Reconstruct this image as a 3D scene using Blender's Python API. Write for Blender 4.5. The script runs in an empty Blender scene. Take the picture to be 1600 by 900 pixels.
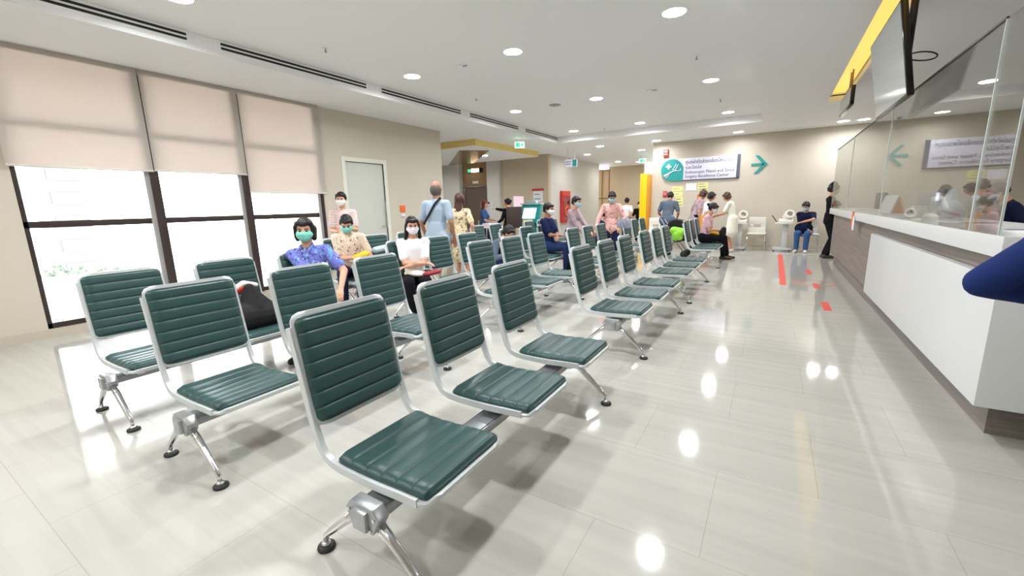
import bpy, bmesh, math, random
from mathutils import Vector, Matrix, Euler
random.seed(7)
PI = math.pi
C = bpy.context.scene.collection
SC = bpy.context.scene

# ------------------------------------------------------------------ camera
H = 1.35
cam_d = bpy.data.cameras.new('camera'); cam = bpy.data.objects.new('camera', cam_d); C.objects.link(cam)
F_PX = 658.644
cam_d.sensor_width = 36.0; cam_d.lens = 36.0 * F_PX / 1600.0
cam_d.clip_start = 0.05; cam_d.clip_end = 300
def _rot():
    def d(px, py):
        v = Vector((px - 800, -(py - 450), -F_PX)); v.normalize(); return v
    X = -d(-290, 348); Y = d(1211, 311); Z = X.cross(Y); Z.normalize(); X = Y.cross(Z)
    return Matrix((X, Y, Z))
cam.matrix_world = Matrix.Translation((0, 0, H)) @ _rot().to_4x4()
SC.camera = cam

# ------------------------------------------------------------------ world, exposure
W = bpy.data.worlds.new('sky'); SC.world = W; W.use_nodes = True
bg = W.node_tree.nodes['Background']
bg.inputs[0].default_value = (0.93, 0.96, 1.0, 1); bg.inputs[1].default_value = 7.3
SC.view_settings.view_transform = 'Standard'; SC.view_settings.look = 'None'
SC.view_settings.exposure = 0.82; SC.view_settings.gamma = 1.0
SC.view_settings.use_curve_mapping = False
DOWNLIGHT_W = 20.0
DOWNLIGHT_LOW_W = 8.5
DOWNLIGHT_E = 22.0

# ------------------------------------------------------------------ materials
def lin(c):
    return tuple(((v / 255) / 12.92 if v / 255 <= .04045 else ((v / 255 + .055) / 1.055) ** 2.4) for v in c)
def mat(name, rgb, rough=.5, metal=0, spec=.5, emit=0, ecol=None, alpha=1, coat=0, trans=0, noise=0, nscale=30):
    m = bpy.data.materials.new(name); m.use_nodes = True
    nt = m.node_tree; b = nt.nodes['Principled BSDF']
    c = lin(rgb)
    b.inputs['Base Color'].default_value = (*c, 1)
    b.inputs['Roughness'].default_value = rough; b.inputs['Metallic'].default_value = metal
    b.inputs['Specular IOR Level'].default_value = spec
    if coat: b.inputs['Coat Weight'].default_value = coat; b.inputs['Coat Roughness'].default_value = .1
    if trans: b.inputs['Transmission Weight'].default_value = trans
    if emit:
        b.inputs['Emission Color'].default_value = (*lin(ecol or rgb), 1); b.inputs['Emission Strength'].default_value = emit
    if alpha < 1: b.inputs['Alpha'].default_value = alpha
    if noise:
        tc = nt.nodes.new('ShaderNodeTexCoord'); n = nt.nodes.new('ShaderNodeTexNoise'); n.inputs['Scale'].default_value = nscale
        r = nt.nodes.new('ShaderNodeMix'); r.data_type = 'RGBA'
        r.inputs[6].default_value = (*[v * (1 - noise) for v in c], 1); r.inputs[7].default_value = (*[min(1, v * (1 + noise)) for v in c], 1)
        nt.links.new(tc.outputs['Object'], n.inputs['Vector']); nt.links.new(n.outputs['Fac'], r.inputs[0]); nt.links.new(r.outputs[2], b.inputs['Base Color'])
    return m
def pattern(name, base, cols, scale=25, thr=.5, kind='noise', rough=.8):
    """printed cloth: base colour with patches of other colours"""
    m = bpy.data.materials.new(name); m.use_nodes = True; nt = m.node_tree; b = nt.nodes['Principled BSDF']
    b.inputs['Roughness'].default_value = rough; b.inputs['Specular IOR Level'].default_value = .2
    tc = nt.nodes.new('ShaderNodeTexCoord'); prev = None
    for i, (c, t) in enumerate(cols):
        if kind == 'stripe':
            n = nt.nodes.new('ShaderNodeTexWave'); n.bands_direction = 'Z'; n.inputs['Scale'].default_value = scale; n.inputs['Distortion'].default_value = 1.0
        else:
            n = nt.nodes.new('ShaderNodeTexNoise'); n.inputs['Scale'].default_value = scale * (1 + .35 * i); n.inputs['Detail'].default_value = 1.5
        mp = nt.nodes.new('ShaderNodeMapping'); mp.inputs['Location'].default_value = (3.1 * i, 1.7 * i, .9 * i)
        nt.links.new(tc.outputs['Object'], mp.inputs['Vector']); nt.links.new(mp.outputs[0], n.inputs['Vector'])
        r = nt.nodes.new('ShaderNodeMapRange'); r.inputs[1].default_value = t; r.inputs[2].default_value = t + .04
        nt.links.new(n.outputs['Fac'], r.inputs[0])
        mx = nt.nodes.new('ShaderNodeMix'); mx.data_type = 'RGBA'
        if prev: nt.links.new(prev, mx.inputs[6])
        else: mx.inputs[6].default_value = (*lin(base), 1)
        mx.inputs[7].default_value = (*lin(c), 1)
        nt.links.new(r.outputs[0], mx.inputs[0]); prev = mx.outputs[2]
    nt.links.new(prev, b.inputs['Base Color'])
    return m

M = {}
M['wall'] = mat('wall_paint', (206, 197, 181), .55, noise=.02, nscale=3)
M['wall_white'] = mat('wall_white', (212, 209, 200), .5)
M['wall_beige'] = mat('wall_beige', (200, 184, 160), .5)
M['ceiling'] = mat('ceiling_paint', (243, 243, 242), .7)
M['base'] = mat('baseboard_tile', (196, 186, 170), .35)
M['frame_dark'] = mat('window_frame_dark', (66, 54, 52), .35, .3)
M['frame_grey'] = mat('window_frame_grey', (170, 166, 164), .4, .2)
M['black'] = mat('black', (18, 18, 20), .5)
M['blackgloss'] = mat('black_gloss', (14, 14, 16), .15)
M['rubber'] = mat('rubber', (38, 38, 38), .6)
M['white'] = mat('white_laminate', (216, 217, 217), .3)
M['whiteplastic'] = mat('white_plastic', (235, 232, 222), .35)
M['vinyl'] = mat('green_vinyl', (48, 78, 76), .36, spec=.4, coat=0)
M['chairframe'] = mat('aluminium_frame', (206, 211, 211), .38, .1)
M['chrome'] = mat('chrome', (225, 225, 228), .12, 1.0)
M['bracket'] = mat('cast_aluminium', (178, 180, 182), .3, .65)
M['beam'] = mat('beam_grey', (150, 152, 155), .35, .7)
M['door'] = mat('door_paint', (205, 206, 196), .5)
M['doorframe'] = mat('door_frame_paint', (226, 224, 212), .5)
M['steel'] = mat('elevator_steel', (142, 128, 118), .3, .7)
M['bronze'] = mat('bronze_panel', (168, 136, 102), .25, .5)
M['wood'] = mat('wood_board', (214, 186, 150), .5)
M['woodframe'] = mat('wood_frame', (150, 120, 90), .5)
M['yellow'] = mat('yellow_enamel', (250, 205, 10), .4)
M['orange'] = mat('orange_enamel', (222, 150, 50), .5)
M['cream'] = mat('cove_yellow_lit', (240, 214, 130), .6)  # yellow light falling on the lobby fascia, put into its colour
M['red'] = mat('red_enamel', (205, 45, 42), .4)
M['redtape'] = mat('red_tape', (228, 78, 66), .45)
M['ytape'] = mat('yellow_tape', (240, 205, 90), .45)
M['teal'] = mat('teal_print', (32, 152, 148), .5)
M['signwhite'] = mat('sign_white', (232, 230, 246), .4)
M['signgrey'] = mat('sign_grey', (88, 88, 110), .4)
M['ink'] = mat('ink_grey', (92, 90, 118), .6)
M['paper'] = mat('paper', (236, 236, 240), .7)
M['ypaper'] = mat('yellow_paper', (236, 234, 160), .7)
M['opaper'] = mat('orange_paper', (238, 112, 50), .7)
M['magenta'] = mat('magenta_print', (176, 40, 120), .5)
M['pinkpaper'] = mat('pink_paper', (240, 214, 226), .6)
M['screen'] = mat('display_screen', (176, 180, 178), .12, spec=.8)
M['lamp'] = mat('lamp_diffuser', (255, 255, 255), .5, emit=DOWNLIGHT_E, ecol=(250, 252, 255))
M['lamp_trim'] = mat('lamp_trim', (245, 245, 243), .5)
M['greenlight'] = mat('exit_light', (235, 255, 240), .4, emit=2.2, ecol=(205, 255, 225))
M['greenpict'] = mat('exit_green', (40, 170, 120), .4, emit=.8, ecol=(60, 220, 150))
M['warmlight'] = mat('floor_number_light', (255, 235, 200), .4, emit=2.5, ecol=(255, 226, 180))
M['bluescreen'] = mat('kiosk_screen', (215, 222, 250), .3, emit=.9, ecol=(205, 212, 245))
M['strip'] = mat('cove_glow', (230, 206, 120), .4, emit=.5, ecol=(255, 210, 100))
M['skin'] = mat('skin', (214, 160, 132), .55, spec=.3)
M['skin_dark'] = mat('skin_tan', (176, 126, 102), .55, spec=.3)
M['hair'] = mat('hair_black', (30, 24, 24), .5, spec=.35)
M['hairgrey'] = mat('hair_grey', (92, 84, 80), .6)
M['hairbrown'] = mat('hair_brown', (74, 44, 34), .5)
M['hairred'] = mat('hair_red', (110, 50, 34), .5)
M['mask_teal'] = mat('mask_teal', (130, 216, 196), .8)
M['mask_white'] = mat('mask_white', (238, 236, 236), .8)
M['mask_blue'] = mat('mask_blue', (164, 208, 214), .8)
M['shoe_black'] = mat('shoe_black', (26, 24, 26), .45)
M['shoe_white'] = mat('shoe_white', (225, 215, 210), .6)
M['shoe_brown'] = mat('shoe_brown', (72, 50, 40), .6)
M['tr_black'] = mat('cloth_black', (26, 25, 29), .9, spec=.1)
M['tr_navy'] = mat('cloth_navy', (30, 36, 62), .9, spec=.1)
M['jeans'] = mat('jeans', (62, 96, 144), .9, spec=.1, noise=.25, nscale=20)
M['jeans_dark'] = mat('jeans_dark', (42, 58, 98), .9, spec=.1)
M['jeans_pale'] = mat('jeans_pale', (132, 158, 190), .9, spec=.1, noise=.2, nscale=15)
M['khaki'] = mat('cloth_khaki', (202, 192, 172), .9, spec=.1)
M['shirt_white'] = mat('cloth_white', (238, 236, 238), .9, spec=.1)
M['shirt_blue'] = mat('cloth_paleblue', (172, 190, 208), .9, spec=.1)
M['shirt_navy'] = mat('cloth_navy_polo', (32, 40, 78), .9, spec=.1)
M['shirt_grey'] = mat('cloth_slate', (92, 104, 118), .9, spec=.1)
M['shirt_mauve'] = pattern('cloth_mauve', (178, 156, 162), [((150, 128, 138), .56)], 18)
M['shirt_arm'] = mat('cloth_deep_blue', (28, 46, 98), .85, spec=.15)
M['uniform'] = mat('cloth_cream', (244, 241, 226), .9, spec=.1)
M['fl_purple'] = pattern('print_purple', (112, 116, 196), [((104, 156, 210), .56), ((70, 66, 140), .60), ((150, 180, 228), .62)], 20)
M['fl_tan'] = pattern('print_tan', (232, 212, 190), [((150, 112, 96), .61), ((250, 236, 220), .6)], 26)
M['fl_pink'] = pattern('print_pink', (232, 182, 172), [((168, 96, 108), .61), ((246, 212, 200), .62)], 24)
M['fl_rose'] = pattern('print_rose', (226, 180, 190), [((240, 212, 216), .55), ((190, 110, 130), .66)], 26)
M['fl_dress'] = pattern('print_dress', (226, 208, 170), [((160, 124, 84), .57), ((246, 236, 210), .6)], 16)
M['stripe_top'] = pattern('print_stripe', (238, 226, 220), [((196, 150, 148), .62)], 12, kind='stripe')
M['leather_red'] = mat('red_cloth', (152, 28, 48), .6)
M['bag_yellow'] = mat('yellow_plastic', (240, 188, 24), .45)
M['bag_black'] = mat('black_fabric', (22, 21, 24), .85)
M['bag_green'] = mat('green_plastic', (150, 226, 60), .45)
M['bag_blue'] = mat('pale_blue_plastic', (196, 212, 228), .4)
M['bag_khaki'] = mat('khaki_fabric', (140, 130, 104), .9)
M['grey_plastic'] = mat('grey_plastic', (158, 162, 166), .5)
M['brown_dark'] = mat('dark_brown', (56, 42, 38), .6)
M['bottle'] = mat('clear_plastic', (214, 222, 236), .1, trans=.75)

# floor: large polished tiles with faint veins
def floor_mat():
    m = bpy.data.materials.new('polished_floor_tile'); m.use_nodes = True; nt = m.node_tree; b = nt.nodes['Principled BSDF']
    N = nt.nodes.new; L = nt.links.new
    g = N('ShaderNodeNewGeometry')
    mp = N('ShaderNodeMapping'); mp.inputs['Location'].default_value = (.14, -.93, 0)
    L(g.outputs['Position'], mp.inputs['Vector'])
    br = N('ShaderNodeTexBrick'); br.inputs['Scale'].default_value = 1; br.inputs['Mortar Size'].default_value = .0022
    br.inputs['Brick Width'].default_value = .84; br.inputs['Row Height'].default_value = .62; br.inputs['Mortar Smooth'].default_value = .1
    br.offset = .5
    br.inputs['Color1'].default_value = (*lin((187, 185, 177)), 1); br.inputs['Color2'].default_value = (*lin((185, 183, 175)), 1); br.inputs['Mortar'].default_value = (*lin((172, 168, 158)), 1)
    L(mp.outputs[0], br.inputs['Vector'])
    m2 = N('ShaderNodeMapping'); m2.inputs['Scale'].default_value = (.7, 16, 1); L(g.outputs['Position'], m2.inputs['Vector'])
    n = N('ShaderNodeTexNoise'); n.inputs['Scale'].default_value = 1; n.inputs['Detail'].default_value = 4; n.inputs['Distortion'].default_value = .6; L(m2.outputs[0], n.inputs['Vector'])
    r = N('ShaderNodeMapRange'); r.inputs[1].default_value = .35; r.inputs[2].default_value = .7; r.inputs[3].default_value = .95; r.inputs[4].default_value = 1.04; L(n.outputs['Fac'], r.inputs[0])
    mx = N('ShaderNodeVectorMath'); mx.operation = 'SCALE'; L(br.outputs['Color'], mx.inputs[0]); L(r.outputs[0], mx.inputs['Scale'])
    L(mx.outputs[0], b.inputs['Base Color'])
    b.inputs['Roughness'].default_value = .07; b.inputs['Specular IOR Level'].default_value = .62
    n2 = N('ShaderNodeTexNoise'); n2.inputs['Scale'].default_value = 1.6; L(g.outputs['Position'], n2.inputs['Vector'])
    bp = N('ShaderNodeBump'); bp.inputs['Strength'].default_value = .02; bp.inputs['Distance'].default_value = .05; L(n2.outputs['Fac'], bp.inputs['Height']); L(bp.outputs[0], b.inputs['Normal'])
    return m
M['floor'] = floor_mat()
def wood_mat(name, a, bcol):
    m = bpy.data.materials.new(name); m.use_nodes = True; nt = m.node_tree; b = nt.nodes['Principled BSDF']
    N = nt.nodes.new; L = nt.links.new
    g = N('ShaderNodeNewGeometry'); mp = N('ShaderNodeMapping'); mp.inputs['Scale'].default_value = (3, 1.2, 42); L(g.outputs['Position'], mp.inputs['Vector'])
    n = N('ShaderNodeTexNoise'); n.inputs['Scale'].default_value = 1; n.inputs['Detail'].default_value = 3; L(mp.outputs[0], n.inputs['Vector'])
    r = N('ShaderNodeMapRange'); r.inputs[1].default_value = .3; r.inputs[2].default_value = .7; L(n.outputs['Fac'], r.inputs[0])
    x = N('ShaderNodeMix'); x.data_type = 'RGBA'; x.inputs[6].default_value = (*lin(a), 1); x.inputs[7].default_value = (*lin(bcol), 1); L(r.outputs[0], x.inputs[0]); L(x.outputs[2], b.inputs['Base Color'])
    b.inputs['Roughness'].default_value = .45
    return m
M['laminate'] = wood_mat('grey_brown_laminate', (118, 108, 102), (138, 128, 121))
def shade_mat():
    m = bpy.data.materials.new('blind_fabric'); m.use_nodes = True; nt = m.node_tree; nt.nodes.clear()
    N = nt.nodes.new; L = nt.links.new
    o = N('ShaderNodeOutputMaterial'); d = N('ShaderNodeBsdfDiffuse'); t = N('ShaderNodeBsdfTranslucent'); mx = N('ShaderNodeMixShader')
    d.inputs[0].default_value = (*lin((222, 216, 208)), 1); t.inputs[0].default_value = (*lin((228, 216, 208)), 1)
    mx.inputs[0].default_value = .48
    L(d.outputs[0], mx.inputs[1]); L(t.outputs[0], mx.inputs[2]); L(mx.outputs[0], o.inputs[0]); return m
M['shade'] = shade_mat()
def thin_glass(name, tint=(1, 1, 1), refl=1.0):
    m = bpy.data.materials.new(name); m.use_nodes = True; nt = m.node_tree; nt.nodes.clear()
    N = nt.nodes.new; L = nt.links.new
    o = N('ShaderNodeOutputMaterial'); t = N('ShaderNodeBsdfTransparent'); g = N('ShaderNodeBsdfGlossy'); f = N('ShaderNodeFresnel'); mx = N('ShaderNodeMixShader')
    t.inputs[0].default_value = (*tint, 1); g.inputs['Roughness'].default_value = .01; f.inputs[0].default_value = 1.5
    mu = N('ShaderNodeMath'); mu.operation = 'MULTIPLY'; mu.use_clamp = True; mu.inputs[1].default_value = refl
    L(f.outputs[0], mu.inputs[0]); L(mu.outputs[0], mx.inputs[0]); L(t.outputs[0], mx.inputs[1]); L(g.outputs[0], mx.inputs[2]); L(mx.outputs[0], o.inputs[0]); return m
M['glass'] = thin_glass('window_glass', (.97, .98, .98), .7)
M['acrylic'] = thin_glass('acrylic_screen', (.96, .97, .965), .55)
M['acryledge'] = mat('acrylic_edge', (225, 232, 228), .3)

# ------------------------------------------------------------------ mesh helpers
class MB:
    def __init__(s): s.v = []; s.f = []
    def add(s, vs, fs):
        k = len(s.v); s.v += [tuple(p) for p in vs]; s.f += [tuple(i + k for i in f) for f in fs]; return s
    def box(s, x0, x1, y0, y1, z0, z1, mtx=None):
        vs = [Vector(p) for p in [(x0, y0, z0), (x1, y0, z0), (x1, y1, z0), (x0, y1, z0), (x0, y0, z1), (x1, y0, z1), (x1, y1, z1), (x0, y1, z1)]]
        if mtx: vs = [mtx @ p for p in vs]
        return s.add(vs, [(3, 2, 1, 0), (4, 5, 6, 7), (0, 1, 5, 4), (1, 2, 6, 5), (2, 3, 7, 6), (3, 0, 4, 7)])
    def tube(s, pts, r, n=10, flat=None):
        pts = [Vector(p) for p in pts]; rs = r if isinstance(r, (list, tuple)) else [r] * len(pts)
        vs = []; prev = None
        for i, p in enumerate(pts):
            t = (pts[min(i + 1, len(pts) - 1)] - pts[max(i - 1, 0)]).normalized()
            if prev is None:
                a = Vector((0, 0, 1)) if abs(t.z) < .9 else Vector((1, 0, 0)); u = t.cross(a).normalized()
            else: u = (prev - t * prev.dot(t)).normalized()
            w = t.cross(u); prev = u
            for k in range(n):
                a = 2 * PI * k / n; vs.append(p + (u * math.cos(a) + w * math.sin(a)) * rs[i])
        fs = []
        for i in range(len(pts) - 1):
            for k in range(n):
                fs.append((i * n + k, i * n + (k + 1) % n, (i + 1) * n + (k + 1) % n, (i + 1) * n + k))
        fs.append(tuple(reversed(range(n)))); fs.append(tuple((len(pts) - 1) * n + k for k in range(n)))
        return s.add(vs, fs)
    def lathe(s, prof, c=(0, 0, 0), n=20, mtx=None):
        vs = []
        for r, z in prof:
            for k in range(n):
                a = 2 * PI * k / n; v = Vector((r * math.cos(a), r * math.sin(a), z))
                if mtx: v = mtx @ v
                vs.append(v + Vector(c))
        fs = []
        m_ = len(prof)
        for i in range(m_ - 1):
            for k in range(n): fs.append((i * n + k, i * n + (k + 1) % n, (i + 1) * n + (k + 1) % n, (i + 1) * n + k))
        fs.append(tuple(reversed(range(n)))); fs.append(tuple((m_ - 1) * n + k for k in range(n)))
        return s.add(vs, fs)
    def ring(s, prof, n=24):
        vs = []; q = len(prof)
        for r, z in prof:
            for k in range(n): a = 2 * PI * k / n; vs.append((r * math.cos(a), r * math.sin(a), z))
        return s.add(vs, [(i * n + k, i * n + (k + 1) % n, ((i + 1) % q) * n + (k + 1) % n, ((i + 1) % q) * n + k) for i in range(q) for k in range(n)])
    def poly(s, pts, d):
        """extrude polygon (list of 3D pts) by vector d"""
        n = len(pts); pts = [Vector(p) for p in pts]; d = Vector(d)
        return s.add(pts + [p + d for p in pts], [tuple(reversed(range(n))), tuple(range(n, 2 * n))] + [(i, (i + 1) % n, n + (i + 1) % n, n + i) for i in range(n)])
    def ribbon(s, path, side, w, h):
        """rectangular section swept along path; side = constant width direction, w width along side, h thickness in-plane"""
        path = [Vector(p) for p in path]; side = Vector(side).normalized(); vs = []
        for i, p in enumerate(path):
            t = (path[min(i + 1, len(path) - 1)] - path[max(i - 1, 0)]).normalized(); nrm = t.cross(side).normalized()
            for a, b in ((-1, -1), (1, -1), (1, 1), (-1, 1)): vs.append(p + side * a * w / 2 + nrm * b * h / 2)
        fs = []
        for i in range(len(path) - 1):
            for k in range(4): fs.append((i * 4 + k, i * 4 + (k + 1) % 4, (i + 1) * 4 + (k + 1) % 4, (i + 1) * 4 + k))
        fs.append((3, 2, 1, 0)); e = (len(path) - 1) * 4; fs.append((e, e + 1, e + 2, e + 3))
        return s.add(vs, fs)
    def ball(s, c, r, n=14, mtx=None):
        r = r if isinstance(r, (list, tuple)) else (r, r, r); vs = []; m_ = n // 2 + 1
        for i in range(1, m_):
            t = PI * i / m_
            for k in range(n):
                a = 2 * PI * k / n; v = Vector((r[0] * math.sin(t) * math.cos(a), r[1] * math.sin(t) * math.sin(a), r[2] * math.cos(t)))
                vs.append((mtx @ v if mtx else v) + Vector(c))
        top = Vector((0, 0, r[2])); bot = -top
        vs.append((mtx @ top if mtx else top) + Vector(c)); vs.append((mtx @ bot if mtx else bot) + Vector(c))
        fs = []
        for i in range(m_ - 2):
            for k in range(n): fs.append((i * n + k, (i + 1) * n + k, (i + 1) * n + (k + 1) % n, i * n + (k + 1) % n))
        T = (m_ - 1) * n
        for k in range(n):
            fs.append((T, k, (k + 1) % n)); fs.append((T + 1, (m_ - 2) * n + (k + 1) % n, (m_ - 2) * n + k))
        return s.add(vs, fs)
    def cone(s, p1, p2, r1, r2, flat=1.0, fdir=None, n=14):
        """round-ended tapered limb; flat squashes the section along fdir"""
        p1 = Vector(p1); p2 = Vector(p2); t = (p2 - p1); L = t.length
        if L < 1e-6: return s.ball(p1, r1)
        t /= L; a = Vector((0, 0, 1)) if abs(t.z) < .9 else Vector((1, 0, 0)); u = t.cross(a).normalized(); w = t.cross(u)
        rings = []
        for i in (1, 2, 3): th = PI / 2 * i / 4; rings.append((p1 - t * r1 * math.cos(th), r1 * math.sin(th)))
        rings.append((p1, r1)); rings.append((p1.lerp(p2, .5), (r1 + r2) / 2)); rings.append((p2, r2))
        for i in (3, 2, 1): th = PI / 2 * i / 4; rings.append((p2 + t * r2 * math.cos(th), r2 * math.sin(th)))
        vs = []
        for c, r in rings:
            for k in range(n):
                an = 2 * PI * k / n; o = (u * math.cos(an) + w * math.sin(an)) * r
                if fdir is not None: o = o + fdir * (o.dot(fdir) * (flat - 1))
                vs.append(c + o)
        vs.append(p1 - t * r1); vs.append(p2 + t * r2); R_ = len(rings); fs = []
        for i in range(R_ - 1):
            for k in range(n): fs.append((i * n + k, i * n + (k + 1) % n, (i + 1) * n + (k + 1) % n, (i + 1) * n + k))
        for k in range(n):
            fs.append((R_ * n, (k + 1) % n, k)); fs.append((R_ * n + 1, (R_ - 1) * n + k, (R_ - 1) * n + (k + 1) % n))
        return s.add(vs, fs)
    def mesh(s, name, m, smooth=False, bevel=0, seg=2, rotfix=True):
        me = bpy.data.meshes.new(name); me.from_pydata(s.v, [], s.f)
        bm = bmesh.new(); bm.from_mesh(me)
        if bevel:
            bmesh.ops.bevel(bm, geom=[e for e in bm.edges if len(e.link_faces) == 2 and e.calc_face_angle(0) > .5], offset=bevel, segments=seg, affect='EDGES', profile=.6)
        if rotfix: bmesh.ops.recalc_face_normals(bm, faces=bm.faces)
        bm.to_mesh(me); bm.free()
        if smooth or bevel:
            me.polygons.foreach_set('use_smooth', [True] * len(me.polygons))
            if not smooth is True or bevel: me.set_sharp_from_angle(angle=.7)
        me.materials.append(m); return me
    def build(s, name, m, parent=None, smooth=False, bevel=0, seg=2):
        return link(name, s.mesh(name, m, smooth, bevel, seg), parent)
def link(name, me, parent=None):
    o = bpy.data.objects.new(name, me); C.objects.link(o)
    if parent: o.parent = parent
    return o
def tag(o, label=None, cat=None, group=None, kind=None):
    if label: o['label'] = label
    if cat: o['category'] = cat
    if group: o['group'] = group
    if kind: o['kind'] = kind
    return o
def empty(name, loc=(0, 0, 0), rz=0, label=None, cat=None, group=None):
    o = bpy.data.objects.new(name, None); C.objects.link(o); o.location = loc; o.rotation_euler = (0, 0, rz); o.empty_display_size = .1
    return tag(o, label, cat, group)
def struct(name, mb, m, parent=None, **k):
    o = mb.build(name, m, parent, **k)
    if not parent: o['kind'] = 'structure'
    return o
def copy_tree(o, parent=None):
    c = o.copy(); C.objects.link(c); c.parent = parent
    for ch in o.children: copy_tree(ch, c)
    return c
def box(x0, x1, y0, y1, z0, z1): return MB().box(x0, x1, y0, y1, z0, z1)
def text_mesh(body, size, m, name, align='LEFT', ext=.002, width=None):
    """lettering in the XZ plane facing -Y"""
    cu = bpy.data.curves.new(name, 'FONT'); cu.body = body; cu.size = size; cu.extrude = ext; cu.align_x = align; cu.align_y = 'CENTER'; cu.resolution_u = 2
    t = bpy.data.objects.new('t', cu); C.objects.link(t)
    dg = bpy.context.evaluated_depsgraph_get(); me = bpy.data.meshes.new_from_object(t.evaluated_get(dg)); me.name = name
    bpy.data.objects.remove(t); bpy.data.curves.remove(cu)
    me.transform(Matrix.Rotation(PI / 2, 4, 'X'))
    if width and len(me.vertices):
        xs = [v.co.x for v in me.vertices]; w = max(xs) - min(xs); me.transform(Matrix.Scale(width / w, 4, (1, 0, 0)))
    me.materials.clear(); me.materials.append(m); return me

# ================================================================== SETTING
ZC = 3.12; ZR = 3.30; XL = -6.9
struct('floor', box(-14, 6.2, -3.4, 26, -.1, 0), M['floor'])
# soffit with the coffer opening and the yellow cove slot cut out
cx0, cx1, cy1 = -5.6, -.39, 11.85; sx0, sx1, sy0, sy1 = .70, .96, 2.2, 10.4
s = MB()
s.box(-14, cx0, -3.4, 26, ZC, ZC + .12); s.box(cx0, cx1, cy1, 26, ZC, ZC + .12); s.box(cx1, sx0, -3.4, 26, ZC, ZC + .12)
s.box(sx0, sx1, -3.4, sy0, ZC, ZC + .12); s.box(sx0, sx1, sy1, 26, ZC, ZC + .12); s.box(sx1, 6.2, -3.4, 26, ZC, ZC + .12)
s.box(-14, 6.2, -3.4, 26, 3.5, 3.6)
s.box(cx0 - .08, cx1 + .08, -3.4, cy1 + .08, ZR, ZR + .05)
s.box(cx0 - .06, cx0, -3.4, cy1, ZC + .12, ZR); s.box(cx1, cx1 + .06, -3.4, cy1, ZC + .12, ZR); s.box(cx0 - .06, cx1 + .06, cy1, cy1 + .06, ZC + .12, ZR)
s.box(sx0 - .04, sx1 + .04, sy0, sy1, ZR, ZR + .03); s.box(sx1, sx1 + .04, sy0, sy1, ZC + .1, ZR); s.box(sx0 - .04, sx0, sy0, sy1, ZC + .1, ZR); s.box(sx0, sx1, sy1, sy1 + .04, ZC + .1, ZR)
struct('ceiling', s, M['ceiling'])
o = MB().box(sx0 + .002, sx1 - .002, sy0 + .01, sy1 - .01, ZR - .03, ZR - .002).build('cove_glow_panel', M['strip']); tag(o, 'long yellow panel in the ceiling recess above the counter, glow added for cove lighting', 'light')  # cove lighting put into the recess top as its own emission
# left wall and its windows
t = .22
s = MB(); s.box(XL - t, XL, -3.4, 1.17, 0, ZC); s.box(XL - t, XL, 1.17, 4.82, 0, .1); s.box(XL - t, XL, 4.82, 5.35, 0, ZC); s.box(XL - t, XL, 5.35, 6.27, 2.24, ZC); s.box(XL - t, XL, 6.27, 8.1, 0, ZC)
s.box(-14, XL - t, 7.88, 8.1, 0, ZC)
struct('wall_left', s, M['wall'])
struct('wall_back', box(-14, 6.2, -3.4, -3.2, 0, ZC), M['wall'])
struct('wall_right', box(6.0, 6.2, -3.4, 14, 0, ZC), M['wall'])
struct('wall_far', MB().box(-3.32, 6.2, 13.86, 14.1, 0, ZC).box(-3.32, -3.1, 14.1, 26, 0, ZC), M['wall'])
struct('baseboard_far', box(-3.33, 6, 13.845, 13.87, 0, .09), M['base'])
struct('baseboard_left', MB().box(XL - .01, XL + .012, -3.2, 5.27, 0, .1).box(XL - .01, XL + .012, 6.36, 8.1, 0, .1), M['base'])
ys = [1.17, 2.40, 3.53, 4.82]
for i in range(3):
    y0, y1 = ys[i], ys[i + 1]
    w = empty('window_%d' % (i + 1), (XL, (y0 + y1) / 2, .1)); w['kind'] = 'structure'
    d = y1 - y0; h = ZC - .1
    f = MB(); a, b = -d / 2, d / 2; fx0, fx1 = -.13, -.02
    f.box(fx0, fx1, a, b, 0, .06); f.box(fx0, fx1, a, b, h - .05, h)
    for zz in (1.165, 2.22): f.box(fx0, fx1, a, b, zz - .035, zz + .04)
    f.box(fx0, fx1, a, a + .045, 0, h); f.box(fx0, fx1, b - .045, b, 0, h)
    f.build('window_frame', M['frame_dark'], w, bevel=.004)
    MB().box(fx0 - .03, fx0 + .005, a + .045, b - .045, .06, h).build('window_glass', M['glass'], w) if False else None
    MB().box(-.08, -.074, a + .04, b - .04, .05, h).build('window_glass', M['glass'], w)
    g = MB().box(-.035, .0, b - .1, b - .045, .06, h - .05); MB().box(-.035, .03, b - .045, b + .045 if i < 2 else b, .0, h - .01).build('mullion_cover', M['frame_dark'], w, bevel=.003); g.build('inner_stop', M['frame_grey'], w)
    if i == 0: MB().box(-.02, .02, b - .03, b + .03, .95, 1.15).build('window_lock', M['whiteplastic'], w, bevel=.006)
for i, (y0, y1, zb) in enumerate([(1.14, 2.388, 1.88), (2.40, 3.538, 1.89), (3.55, 4.86, 1.63)]):
    r = empty('roller_blind', (XL + .06, (y0 + y1) / 2, zb), label=['cream roller blind over the window nearest the camera, half lowered', 'cream roller blind over the middle window, half lowered', 'cream roller blind over the far window, hanging lower than the other two'][i], cat='blind', group='roller blinds')
    d = (y1 - y0) / 2
    MB().box(-.001, .001, -d, d, .02, ZC - zb - .002).build('blind_fabric', M['shade'], r)
    MB().tube([(0, -d, .015), (0, d, .015)], .014, 8).build('bottom_bar', M['whiteplastic'], r, smooth=True)
    MB().tube([(-.03, -d, ZC - zb - .04), (-.03, d, ZC - zb - .04)], .03, 12).build('roller_tube', M['whiteplastic'], r, smooth=True)
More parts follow.
